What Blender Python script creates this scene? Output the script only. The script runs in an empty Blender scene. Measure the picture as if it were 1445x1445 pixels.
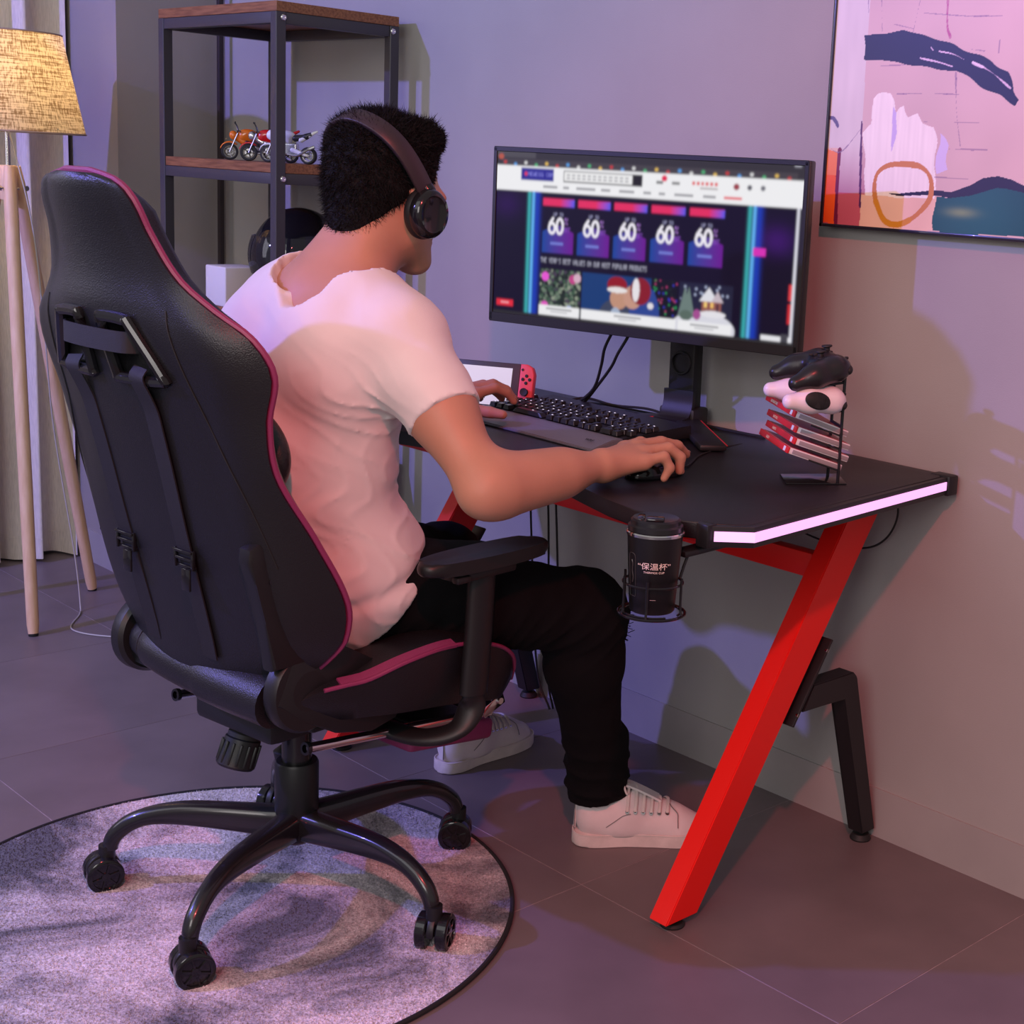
import bpy, bmesh, math, random
import numpy as np
from mathutils import Vector, Matrix
R = math.radians
PI = math.pi
random.seed(7)
rng = np.random.default_rng(7)
SC = bpy.context.scene
COL = SC.collection

# ------------------------------------------------------------------ camera
CAM_POS = (0.0, -2.2440159, 1.25)
CX = Vector((0.7308, 0.6807, 0.0502)); 
def camera():
    y, p, r = -0.7512847417, 0.1821013928, 0.0554307749
    cy, sy, cp, sp = math.cos(y), math.sin(y), math.cos(p), math.sin(p)
    fwd = Vector((sy*cp, cy*cp, -sp)); right = Vector((cy, -sy, 0)); up = right.cross(fwd)
    c, s = math.cos(r), math.sin(r)
    rr = right*c + up*s; uu = right*(-s) + up*c
    m = Matrix((rr, uu, -fwd)).transposed().to_4x4(); m.translation = CAM_POS
    cd = bpy.data.cameras.new('camera'); co = bpy.data.objects.new('camera', cd); COL.objects.link(co)
    co.matrix_world = m
    cd.sensor_width = 36; cd.sensor_fit = 'HORIZONTAL'
    cd.lens = 2091.182858/1445*36
    cd.shift_x = (722.5-998.806)/1445
    cd.shift_y = -(722.5-635.332)/1445
    cd.clip_start = 0.05; cd.clip_end = 60
    SC.camera = co
camera()

# ------------------------------------------------------------------ world and lights
SC.view_settings.view_transform = 'Standard'
SC.view_settings.look = 'None'
SC.view_settings.gamma = 1.0
SC.view_settings.use_curve_mapping = False
SC.view_settings.exposure = -0.12
w = bpy.data.worlds.new('room_ambient'); SC.world = w; w.use_nodes = True
w.node_tree.nodes['Background'].inputs[0].default_value = (0.82, 0.79, 0.79, 1)
w.node_tree.nodes['Background'].inputs[1].default_value = 0.44

def light(name, kind, loc, target, energy, color, size=0.1, size_y=None, spot=None, blend=0.3):
    d = bpy.data.lights.new(name, kind); o = bpy.data.objects.new(name, d); COL.objects.link(o)
    o.location = loc
    o.rotation_euler = (Vector(target)-Vector(loc)).to_track_quat('-Z', 'Y').to_euler()
    d.energy = energy; d.color = color
    if kind == 'AREA':
        d.size = size
        if size_y: d.shape = 'RECTANGLE'; d.size_y = size_y
    else:
        d.shadow_soft_size = size
    if kind == 'SPOT':
        d.spot_size = R(spot); d.spot_blend = blend
    return o
light('violet_spot', 'SPOT', (-3.75, -3.60, 2.40), (-2.3, -0.2, 1.1), 430, (0.23, 0.20, 1.0), 0.035, spot=95, blend=0.4)
light('red_spot', 'SPOT', (0.1, -2.35, 2.75), (-1.25, -0.3, 0.55), 215, (1.0, 0.10, 0.10), 0.05, spot=62, blend=0.6)
light('overhead_fill', 'AREA', (-1.7, -3.3, 2.5), (-2.3, -0.3, 0.9), 22, (0.96, 0.98, 0.97), 2.6, 1.4)  # added broad fill from above, not a lamp of the room
light('camera_side_fill', 'AREA', (0.2, -3.9, 1.9), (-1.9, -0.7, 0.7), 38, (1.0, 0.93, 0.92), 1.2, 1.2)  # extra unseen fill, added to brighten the lower back of the shirt
light('window_daylight', 'AREA', (-4.2, -2.6, 1.5), (-2.2, -0.8, 0.7), 14, (0.86, 0.84, 1.0), 1.0, 1.4)

# ------------------------------------------------------------------ materials
MATS = {}
def mat(name, col, rough=0.5, metal=0.0, spec=0.5, noise=0.0, nscale=20.0, bump=0.0, bscale=200.0,
        emit=None, estr=0.0, trans=0.0, coat=0.0, sheen=0.0, sss=0.0, alpha=1.0, ior=1.45, stretch=None, col2=None):
    if name in MATS: return MATS[name]
    m = bpy.data.materials.new(name); m.use_nodes = True; nt = m.node_tree
    b = nt.nodes['Principled BSDF']
    def s(k, v):
        if k in b.inputs: b.inputs[k].default_value = v
    s('Base Color', (*col, 1)); s('Roughness', rough); s('Metallic', metal); s('Specular IOR Level', spec)
    s('Coat Weight', coat); s('Sheen Weight', sheen); s('Transmission Weight', trans); s('IOR', ior); s('Alpha', alpha)
    if sss: s('Subsurface Weight', sss); s('Subsurface Radius', (0.012, 0.004, 0.002)); s('Subsurface Scale', 1.0)
    if emit: s('Emission Color', (*emit, 1)); s('Emission Strength', estr)
    tc = nt.nodes.new('ShaderNodeTexCoord'); mp = nt.nodes.new('ShaderNodeMapping')
    nt.links.new(tc.outputs['Object'], mp.inputs['Vector'])
    if stretch: mp.inputs['Scale'].default_value = stretch
    if noise or col2:
        n = nt.nodes.new('ShaderNodeTexNoise'); n.inputs['Scale'].default_value = nscale; n.inputs['Detail'].default_value = 6
        nt.links.new(mp.outputs[0], n.inputs['Vector'])
        mx = nt.nodes.new('ShaderNodeMixRGB')
        c2 = col2 if col2 else tuple(max(0, c*(1-noise)) for c in col)
        c1 = col if col2 else tuple(min(1, c*(1+noise)) for c in col)
        mx.inputs[1].default_value = (*c2, 1); mx.inputs[2].default_value = (*c1, 1)
        rp = nt.nodes.new('ShaderNodeValToRGB'); rp.color_ramp.elements[0].position = 0.35; rp.color_ramp.elements[1].position = 0.65
        nt.links.new(n.outputs[0], rp.inputs[0]); nt.links.new(rp.outputs[0], mx.inputs[0])
        nt.links.new(mx.outputs[0], b.inputs['Base Color'])
    if bump:
        n2 = nt.nodes.new('ShaderNodeTexNoise'); n2.inputs['Scale'].default_value = bscale; n2.inputs['Detail'].default_value = 3
        nt.links.new(mp.outputs[0], n2.inputs['Vector'])
        bp = nt.nodes.new('ShaderNodeBump'); bp.inputs['Strength'].default_value = bump; bp.inputs['Distance'].default_value = 0.002
        nt.links.new(n2.outputs[0], bp.inputs['Height']); nt.links.new(bp.outputs[0], b.inputs['Normal'])
    MATS[name] = m
    return m

def mat_vcol(name, emit=False, rough=0.6, strength=1.0):
    m = bpy.data.materials.new(name); m.use_nodes = True; nt = m.node_tree
    b = nt.nodes['Principled BSDF']; a = nt.nodes.new('ShaderNodeVertexColor'); a.layer_name = 'paint'
    b.inputs['Roughness'].default_value = rough
    if emit:
        b.inputs['Specular IOR Level'].default_value = 0.12
        b.inputs['Base Color'].default_value = (0.01, 0.01, 0.01, 1)
        nt.links.new(a.outputs[0], b.inputs['Emission Color']); b.inputs['Emission Strength'].default_value = strength
    else:
        nt.links.new(a.outputs[0], b.inputs['Base Color'])
    return m

# ------------------------------------------------------------------ object helpers
def place(name, me, m, parent=None, smooth=False, mw=None):
    o = bpy.data.objects.new(name, me); COL.objects.link(o)
    if m is not None:
        for mm in (m if isinstance(m, (list, tuple)) else [m]): me.materials.append(mm)
    if smooth:
        me.polygons.foreach_set('use_smooth', [True]*len(me.polygons))
        if smooth is not True:
            try: me.set_sharp_from_angle(angle=R(smooth))
            except Exception: pass
    if parent is not None: o.parent = parent
    if mw is not None: o.matrix_local = mw
    return o
def obj(name, bm, m, parent=None, smooth=35, mw=None):
    me = bpy.data.meshes.new(name); bmesh.ops.recalc_face_normals(bm, faces=bm.faces); bm.to_mesh(me); bm.free()
    return place(name, me, m, parent, smooth, mw)
def thing(name, label, cat, loc=(0, 0, 0), rz=0.0, group=None, mw=None):
    o = bpy.data.objects.new(name, None); COL.objects.link(o); o.empty_display_size = 0.05
    if mw is not None: o.matrix_world = mw
    else: o.location = loc; o.rotation_euler = (0, 0, rz)
    o['label'] = label; o['category'] = cat
    if group: o['group'] = group
    return o
def tag(o, label, cat, group=None, kind=None):
    if label: o['label'] = label
    if cat: o['category'] = cat
    if group: o['group'] = group
    if kind: o['kind'] = kind
    return o
def struct(o):
    o['kind'] = 'structure'; return o
def copy_tree(o, parent=None, mw=None):
    c = o.copy(); COL.objects.link(c); c.parent = parent
    if parent is not None: c.matrix_local = o.matrix_local.copy()
    if mw is not None: c.matrix_world = mw
    for ch in list(o.children): copy_tree(ch, c)
    return c

def BM(): return bmesh.new()
def V(*a): return Vector(a)
def add_box(bm, c, s, bev=0.0, seg=2, M=None):
    """box centre c, full sizes s"""
    r = bmesh.ops.create_cube(bm, size=1.0)
    vs = r['verts']
    bmesh.ops.scale(bm, vec=s, verts=vs)
    if bev > 0:
        es = list({e for v in vs for e in v.link_edges})
        q = bmesh.ops.bevel(bm, geom=es, offset=bev, segments=seg, profile=0.5, affect='EDGES')
        vs = list({v for f in q['faces'] for v in f.verts} | {v for v in vs if v.is_valid})
        # collect complete island
        st = [vs[0]]; seen = {vs[0]}
        while st:
            v = st.pop()
            for e in v.link_edges:
                o2 = e.other_vert(v)
                if o2 not in seen: seen.add(o2); st.append(o2)
        vs = list(seen)
    T = Matrix.Translation(c)
    if M is not None: T = M @ T
    bmesh.ops.transform(bm, matrix=T, verts=vs)
    return vs
def add_prism(bm, pts, z0, z1, bev=0.0, M=None, seg=2, side_bev=0.0):
    """2D polygon extruded along z"""
    b2 = bmesh.new()
    lo = [b2.verts.new((x, y, z0)) for x, y in pts]; hi = [b2.verts.new((x, y, z1)) for x, y in pts]
    b2.faces.new(lo[::-1]); b2.faces.new(hi)
    n = len(pts)
    for i in range(n): b2.faces.new((lo[i], lo[(i+1) % n], hi[(i+1) % n], hi[i]))
    if bev > 0:
        es = [e for e in b2.edges if abs(e.verts[0].co.z-e.verts[1].co.z) < 1e-7]
        bmesh.ops.bevel(b2, geom=es, offset=bev, segments=seg, profile=0.5, affect='EDGES')
    if M is not None: b2.transform(M)
    merge(bm, b2)
def merge(bm, b2):
    me = bpy.data.meshes.new('t'); b2.to_mesh(me); b2.free(); bm.from_mesh(me); bpy.data.meshes.remove(me)
def smooth_path(pts, n=8, closed=False):
    P = [Vector(p) for p in pts]; out = []
    m = len(P)
    rngi = range(m if closed else m-1)
    for i in rngi:
        p0 = P[(i-1) % m] if (closed or i > 0) else P[0]*2-P[1]
        p1 = P[i]; p2 = P[(i+1) % m]
        p3 = P[(i+2) % m] if (closed or i+2 < m) else P[-1]*2-P[-2]
        for k in range(n):
            t = k/n; t2 = t*t; t3 = t2*t
            out.append(0.5*((2*p1)+(p2-p0)*t+(2*p0-5*p1+4*p2-p3)*t2+(3*p1-p0-3*p2+p3)*t3))
    if not closed: out.append(P[-1].copy())
    return out
def add_tube(bm, pts, r, sides=10, closed=False, flat=1.0, up=None, caps=True):
    """sweep an (elliptic) ring along pts; r scalar or list; flat = ratio along the 'up' side"""
    P = [Vector(p) for p in pts]; n = len(P)
    rr = r if isinstance(r, (list, tuple)) else [r]*n
    T = []
    for i in range(n):
        a = P[(i-1) % n] if (closed or i > 0) else P[i]; b = P[(i+1) % n] if (closed or i < n-1) else P[i]
        t = (b-a); T.append(t.normalized() if t.length > 1e-9 else Vector((0, 0, 1)))
    u = Vector(up) if up is not None else (Vector((0, 0, 1)) if abs(T[0].z) < 0.9 else Vector((1, 0, 0)))
    rings = []
    for i in range(n):
        if up is not None: u = Vector(up)
        u = (u-T[i]*u.dot(T[i]))
        u = u.normalized() if u.length > 1e-6 else T[i].orthogonal().normalized()
        s = T[i].cross(u)
        ring = []
        for k in range(sides):
            a = 2*PI*(k+0.5)/sides
            ring.append(bm.verts.new(P[i]+s*(math.cos(a)*rr[i])+u*(math.sin(a)*rr[i]*flat)))
        rings.append(ring)
    m = n if closed else n-1
    for i in range(m):
        A = rings[i]; B = rings[(i+1) % n]
        for k in range(sides): bm.faces.new((A[k], A[(k+1) % sides], B[(k+1) % sides], B[k]))
    if not closed and caps:
        bm.faces.new(rings[0][::-1]); bm.faces.new(rings[-1])
def add_strap(bm, pts, wdt, th, side):
    """flat ribbon: width along 'side'"""
    P = [Vector(p) for p in pts]; n = len(P); rings = []
    for i in range(n):
        a = P[max(0, i-1)]; b = P[min(n-1, i+1)]; t = (b-a).normalized()
        s = Vector(side); s = (s-t*s.dot(t)).normalized(); u = s.cross(t)
        rings.append([bm.verts.new(P[i]+s*x*wdt/2+u*y*th/2) for x, y in ((-1, -1), (1, -1), (1, 1), (-1, 1))])
    for i in range(n-1):
        A, B = rings[i], rings[i+1]
        for k in range(4): bm.faces.new((A[k], A[(k+1) % 4], B[(k+1) % 4], B[k]))
    bm.faces.new(rings[0][::-1]); bm.faces.new(rings[-1])
def add_lathe(bm, prof, n=32, M=None, cap=True):
    """prof: (radius, z) list, revolved round z"""
    rings = []
    vs_all = []
    for r, z in prof:
        if r < 1e-6: v = bm.verts.new((0, 0, z)); rings.append([v]); vs_all.append(v)
        else:
            ring = [bm.verts.new((r*math.cos(2*PI*k/n), r*math.sin(2*PI*k/n), z)) for k in range(n)]
            rings.append(ring); vs_all += ring
    for A, B in zip(rings, rings[1:]):
        for k in range(n):
            k2 = (k+1) % n
            if len(A) == 1 and len(B) == 1: continue
            if len(A) == 1: bm.faces.new((A[0], B[k], B[k2]))
            elif len(B) == 1: bm.faces.new((A[k2], A[k], B[0]))
            else: bm.faces.new((A[k], A[k2], B[k2], B[k]))
    if cap:
        if len(rings[0]) > 1: bm.faces.new(rings[0][::-1])
        if len(rings[-1]) > 1: bm.faces.new(rings[-1])
    if M is not None: bmesh.ops.transform(bm, matrix=M, verts=vs_all)
def axis_matrix(loc, zdir, xdir=None):
    z = Vector(zdir).normalized()
    x = Vector(xdir) if xdir is not None else z.orthogonal()
    x = (x-z*x.dot(z)).normalized(); y = z.cross(x)
    m = Matrix((x, y, z)).transposed().to_4x4(); m.translation = Vector(loc)
    return m
def cyl(bm, a, b, r, n=20, bev=0.0):
    a = Vector(a); b = Vector(b); L = (b-a).length
    M = axis_matrix(a, b-a)
    if bev > 0: add_lathe(bm, [(r-bev, 0), (r-bev*0.3, bev*0.3), (r, bev), (r, L-bev), (r-bev*0.3, L-bev*0.3), (r-bev, L)], n, M)
    else: add_lathe(bm, [(r, 0), (r, L)], n, M)
def beam(bm, a, b, w, h, up=(0, 0, 1), bev=0.0):
    """rectangular bar from a to b, w sideways, h along up"""
    a = Vector(a); b = Vector(b); t = (b-a); L = t.length
    z = t.normalized(); u = Vector(up); u = (u-z*u.dot(z)).normalized(); s = u.cross(z)
    M = Matrix((s, u, z)).transposed().to_4x4(); M.translation = (a+b)/2
    add_box(bm, (0, 0, 0), (w, h, L), bev, 2, M)
def text_mesh(body, size, font=None, extrude=0.0002):
    cu = bpy.data.curves.new('t', 'FONT'); cu.body = body; cu.size = size; cu.extrude = extrude
    cu.align_x = 'CENTER'; cu.align_y = 'CENTER'; cu.resolution_u = 3
    o = bpy.data.objects.new('t', cu); COL.objects.link(o)
    dg = bpy.context.evaluated_depsgraph_get(); dg.update()
    me = bpy.data.meshes.new_from_object(o.evaluated_get(dg))
    bpy.data.objects.remove(o); me.materials.clear()
    return me
def paint_grid(name, W, Hh, img, m, parent=None, mw=None):
    """flat sheet in local xy (0..W, 0..Hh) carrying an array of colours [rows from top, cols, 3] per face"""
    nr, nc = img.shape[:2]
    xs = np.linspace(0, W, nc+1); ys = np.linspace(Hh, 0, nr+1)
    X, Yv = np.meshgrid(xs, ys)
    co = np.stack([X, Yv, np.zeros_like(X)], -1).reshape(-1, 3)
    idx = np.arange((nr+1)*(nc+1)).reshape(nr+1, nc+1)
    f = np.stack([idx[1:, :-1], idx[1:, 1:], idx[:-1, 1:], idx[:-1, :-1]], -1).reshape(-1, 4)
    me = mesh_np(name, co, f)
    pad = np.pad(img, ((0, 1), (0, 1), (0, 0)), mode='edge').reshape(-1, 3)
    at = me.color_attributes.new('paint', 'FLOAT_COLOR', 'POINT')
    at.data.foreach_set('color', np.c_[pad, np.ones(len(pad))].astype(np.float32).ravel())
    return place(name, me, m, parent, False, mw)
def mesh_np(name, co, f):
    me = bpy.data.meshes.new(name)
    co = np.asarray(co, np.float32); f = np.asarray(f, np.int32); k = f.shape[1]
    me.vertices.add(len(co)); me.vertices.foreach_set('co', co.ravel())
    me.loops.add(f.size); me.loops.foreach_set('vertex_index', f.ravel())
    me.polygons.add(len(f)); me.polygons.foreach_set('loop_start', np.arange(0, f.size, k, dtype=np.int32))
    me.polygons.foreach_set('loop_total', np.full(len(f), k, np.int32))
    me.update(calc_edges=True); me.validate()
    return me

# ------------------------------------------------------------------ distance-field modelling (organic shapes)
def _v(a): return np.array(a, np.float32)
def p_cone(a, b, ra, rb):
    a = _v(a); b = _v(b); ba = b-a; L2 = float(ba@ba)
    def f(P):
        t = np.clip(((P-a)@ba)/max(L2, 1e-9), 0, 1)
        return np.linalg.norm(P-a-t[:, None]*ba, axis=1)-(ra+(rb-ra)*t)
    return f
def p_ell(c, r, M=None):
    c = _v(c); r = _v(r); Mi = None if M is None else np.array(M, np.float32)
    def f(P):
        q = P-c
        if Mi is not None: q = q@Mi        # columns of M are the local axes
        k = np.linalg.norm(q/r, axis=1); k2 = np.linalg.norm(q/(r*r), axis=1)
        return np.where(k2 > 1e-6, k*(k-1.0)/np.maximum(k2, 1e-6), -r.min())
    return f
def p_box(c, s, rad, M=None):
    c = _v(c); s = _v(s)-rad; Mi = None if M is None else np.array(M, np.float32)
    def f(P):
        q = P-c
        if Mi is not None: q = q@Mi
        d = np.abs(q)-s
        return np.linalg.norm(np.maximum(d, 0), axis=1)+np.minimum(d.max(axis=1), 0)-rad
    return f
def smin(a, b, k):
    if k <= 0: return np.minimum(a, b)
    h = np.maximum(k-np.abs(a-b), 0)/k
    return np.minimum(a, b)-h*h*k*0.25
def axes(fwd, up=(0, 0, 1)):
    y = Vector(fwd).normalized(); u = Vector(up); u = (u-y*u.dot(y)).normalized(); x = y.cross(u)
    return np.array(Matrix((x, y, u)).transposed())
def sdf_eval(prims, post, P, B=None):
    """prims: list of (fn, k)"""
    D = None
    for fn, k in prims:
        d = fn(P)
        D = d if D is None else smin(D, d, k)
    if post: D = post(P, D)
    return D
def sdf_mesh(name, prims, lo, hi, h, post=None, nb=8, relax=2, slack=0.0):
    lo = np.array(lo, np.float32); hi = np.array(hi, np.float32)
    S = nb*h
    nblk = np.ceil((hi-lo)/S).astype(int)
    g = np.stack(np.meshgrid(*[np.arange(n) for n in nblk], indexing='ij'), -1).reshape(-1, 3)
    cen = lo+(g+0.5)*S
    half = S*0.87+slack
    pd = np.stack([fn(cen) for fn, k in prims])           # prim distance at block centres
    kk = max(k for fn, k in prims)
    D = pd.min(0)
    keep = D < half*1.7+kk*0.5+0.004
    keep &= D > -(half*1.9+kk+0.012)
    g = g[keep]; cen = cen[keep]; pd = pd[:, keep]; D0 = D[keep]
    n1 = nb+1
    off = (np.stack(np.meshgrid(*[np.arange(n1)]*3, indexing='ij'), -1).reshape(-1, 3)*h).astype(np.float32)
    nB = len(g); F = np.full((nB, n1**3), 10.0, np.float32)
    base = (lo+g*S).astype(np.float32)
    CH = 400
    for s in range(0, nB, CH):
        e = min(nB, s+CH)
        P = (base[s:e, None, :]+off[None]).reshape(-1, 3)
        acc = F[s:e]
        for i, (fn, k) in enumerate(prims):
            near = pd[i, s:e] < D0[s:e]+2*half+k
            if not near.any(): continue
            Q = P.reshape(e-s, -1, 3)[near].reshape(-1, 3)
            d = fn(Q).reshape(near.sum(), -1)
            acc[near] = smin(acc[near], d, k)
        if post: acc[:] = post(P, acc.reshape(-1)).reshape(e-s, -1)
        F[s:e] = acc
    # surface nets, cell by cell in each block
    F3 = F.reshape(nB, n1, n1, n1)
    ins = F3 < 0
    corner = [(i, j, k) for i in (0, 1) for j in (0, 1) for k in (0, 1)]
    sub = lambda A, c: A[:, c[0]:c[0]+nb, c[1]:c[1]+nb, c[2]:c[2]+nb]
    cnt = sum(sub(ins, c).astype(np.int8) for c in corner)
    act = (cnt > 0) & (cnt < 8)
    bi, ci, cj, ck = np.nonzero(act)
    vals = np.stack([F3[bi, ci+c[0], cj+c[1], ck+c[2]] for c in corner], 1)
    cor = np.array(corner, np.float32)
    acc = np.zeros((len(bi), 3), np.float32); num = np.zeros(len(bi), np.float32)
    for a in range(8):
        for b in range(a+1, 8):
            if np.abs(cor[a]-cor[b]).sum() != 1: continue
            va, vb = vals[:, a], vals[:, b]
            m = (va < 0) != (vb < 0)
            t = np.where(m, va/np.where(m, va-vb, 1), 0)
            acc += np.where(m[:, None], cor[a]+(cor[b]-cor[a])*t[:, None], 0); num += m
    loc = acc/np.maximum(num, 1)[:, None]
    cell = g[bi]*nb+np.stack([ci, cj, ck], 1)
    co = lo+(cell+loc)*h
    dims = nblk*nb+2
    key = (cell[:, 0].astype(np.int64)*dims[1]+cell[:, 1])*dims[2]+cell[:, 2]
    order = np.argsort(key); sk = key[order]
    def find(c):
        k = (c[:, 0].astype(np.int64)*dims[1]+c[:, 1])*dims[2]+c[:, 2]
        p = np.searchsorted(sk, k); p = np.clip(p, 0, len(sk)-1)
        return np.where(sk[p] == k, order[p], -1)
    faces = []
    v0 = vals[:, 0]
    for ax, cidx in ((0, 4), (1, 2), (2, 1)):
        v1 = vals[:, cidx]
        m = (v0 < 0) != (v1 < 0)
        c = cell[m]; flip = (v0[m] < 0)
        u = (ax+1) % 3; w2 = (ax+2) % 3
        eu = np.zeros(3, int); eu[u] = 1; ew = np.zeros(3, int); ew[w2] = 1
        a = find(c); b = find(c-eu); cc = find(c-eu-ew); d = find(c-ew)
        ok = (a >= 0) & (b >= 0) & (cc >= 0) & (d >= 0)
        q = np.stack([a, b, cc, d], 1)[ok]; fl = flip[ok]
        q[~fl] = q[~fl][:, ::-1]
        faces.append(q)
    f = np.concatenate(faces)
    used = np.unique(f); rm = np.full(len(co), -1); rm[used] = np.arange(len(used)); co = co[used]; f = rm[f]
    if relax:
        ee = np.concatenate([f[:, [0, 1]], f[:, [1, 2]], f[:, [2, 3]], f[:, [3, 0]]])
        for it in range(relax):
            s = np.zeros_like(co); c = np.zeros(len(co))
            for k in range(3):
                s[:, k] = np.bincount(ee[:, 0], co[ee[:, 1], k], len(co))+np.bincount(ee[:, 1], co[ee[:, 0], k], len(co))
            c = np.bincount(ee[:, 0], minlength=len(co))+np.bincount(ee[:, 1], minlength=len(co))
            L = s/np.maximum(c, 1)[:, None]-co
            co = co+L*(0.55 if it % 2 == 0 else -0.35)
    return mesh_np(name, co, f)
def wav(P, dirs, phase, amp):
    return sum(a*np.sin(P@_v(d)+ph) for d, ph, a in zip(dirs, phase, amp))
def rnd_noise(P, scale, n=10, seed=0, aniso=(1, 1, 1)):
    r = np.random.default_rng(seed); o = np.zeros(len(P), np.float32)
    A = np.array(aniso, np.float32)
    for i in range(n):
        d = r.normal(size=3); d /= np.linalg.norm(d); f = scale*(0.6+0.9*r.random())
        o += np.sin((P*A)@(_v(d)*f)+r.random()*6.28)
    return o/math.sqrt(n)
# ================================================================== ROOM
M_wall = mat('wall_plaster', (0.36, 0.345, 0.335), 0.75, noise=0.04, nscale=3, bump=0.15, bscale=350)
M_col = mat('column_plaster', (0.30, 0.27, 0.26), 0.8, noise=0.04, nscale=3, bump=0.15, bscale=350)
M_grout = mat('tile_grout', (0.36, 0.29, 0.30), 0.7, noise=0.2, nscale=60)
M_tile = mat('floor_tile', (0.165, 0.132, 0.136), 0.40, noise=0.12, nscale=4, bump=0.06, bscale=60, spec=0.4)
XR, XL, YB, ZC = 0.9, -4.62, -4.2, 2.9
def wallbox(name, lo, hi, m):
    bm = BM(); lo = Vector(lo); hi = Vector(hi)
    add_box(bm, (lo+hi)/2, hi-lo)
    return struct(obj(name, bm, m, None, False))
fl = wallbox('floor', (XL-0.1, YB, -0.12), (XR, 0.12, -0.0008), M_grout)
# floor tiles: 0.585 m porcelain squares, 1.5 mm joints
TS = 0.5865; gap = 0.0014
tm = None
x0 = -1.222; y0 = -0.5745
me_t = None
for i in range(-6, 4):
    for j in range(-6, 1):
        ax = x0+i*TS; ay = y0+(j)*TS
        bx = min(ax+TS, XR); by = min(ay+TS, 0.0); ax = max(ax, XL); ay2 = max(ay, YB)
        if bx-ax < 0.05 or by-ay2 < 0.02: continue
        full = abs(bx-ax-TS) < 1e-6 and abs(by-ay2-TS) < 1e-6
        if full and me_t is not None:
            o = bpy.data.objects.new('floor_tile', me_t); COL.objects.link(o)
        else:
            bm = BM(); add_box(bm, (0, 0, -0.002), (bx-ax-gap, by-ay2-gap, 0.004), 0.0006, 1)
            o = obj('floor_tile', bm, M_tile, None, False)
            if full: me_t = o.data
        o.parent = fl; o.location = ((ax+bx)/2, (ay2+by)/2, 0)
wallbox('wall_back', (-4.72, 0.0, -0.02), (XR, 0.12, ZC), M_wall)
wallbox('wall_left', (XL-0.12, YB, -0.02), (XL, 0.12, ZC), M_wall)
colm = wallbox('wall_column', (-4.62, -0.325, -0.02), (-4.106, 0.001, ZC), M_col)
# skirting tile strips
M_skirt = mat('skirting', (0.35, 0.325, 0.32), 0.6, noise=0.05, nscale=6)
wallbox('baseboard_back', (-4.106, -0.004, 0.0), (XR, 0.001, 0.098), M_skirt)
wallbox('baseboard_column', (-4.38, -0.329, 0.0), (-4.106, -0.324, 0.098), M_skirt)

# ------------------------------------------------------------------ curtain
M_linen = mat('linen_curtain', (0.74, 0.67, 0.60), 0.9, noise=0.10, nscale=60, stretch=(8, 8, 0.6), bump=0.5, bscale=400)
def curtain():
    ny, nz = 420, 40
    ys = np.linspace(-3.6, -0.352, ny)
    rows = []
    for z in np.linspace(0.012, 2.75, nz):
        k = 0.75+0.25*(1-z/2.75)
        x = -4.43+k*(0.045*np.sin(ys*52+0.6*np.sin(ys*9)+0.25*z)+0.012*np.sin(ys*121+z*0.8))-0.02*(ys < -3)
        y2 = ys+0.012*np.sin(ys*52+1.2)
        rows.append(np.stack([x, y2, np.full(ny, z)+(0.006*np.sin(ys*40) if z < 0.05 else 0)], -1))
    A = np.stack(rows); B = A.copy(); B[..., 0] -= 0.004
    co = np.concatenate([A.reshape(-1, 3), B.reshape(-1, 3)])
    idx = np.arange(ny*nz).reshape(nz, ny)
    f = np.stack([idx[:-1, :-1], idx[:-1, 1:], idx[1:, 1:], idx[1:, :-1]], -1).reshape(-1, 4)
    f2 = (f+ny*nz)[:, ::-1]
    me = mesh_np('curtain', co, np.concatenate([f, f2]))
    o = place('curtain', me, M_linen, None, True)
    tag(o, 'full-length greige linen curtain in folds behind the floor lamp', 'curtain')
    # hem band
    hem = A[0:1]; 
    bm = BM()
    pts = [(float(p[0])+0.001, float(p[1]), 0.075) for p in A[1][::3]]
    add_tube(bm, pts, 0.0012, 4)
    obj('hem_stitching', bm, M_linen, o)
curtain()
bm = BM(); cyl(bm, (-4.45, -3.9, 2.79), (-4.45, -0.34, 2.79), 0.012)
for yy in (-3.8, -2.1, -0.45): add_box(bm, (-4.53, yy, 2.79), (0.17, 0.02, 0.03), 0.003)
o = obj('curtain_rod', bm, mat('dark_rod', (0.05, 0.045, 0.045), 0.4, metal=0.6)); tag(o, 'dark curtain rod above the linen curtain', 'curtain rod')
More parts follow.
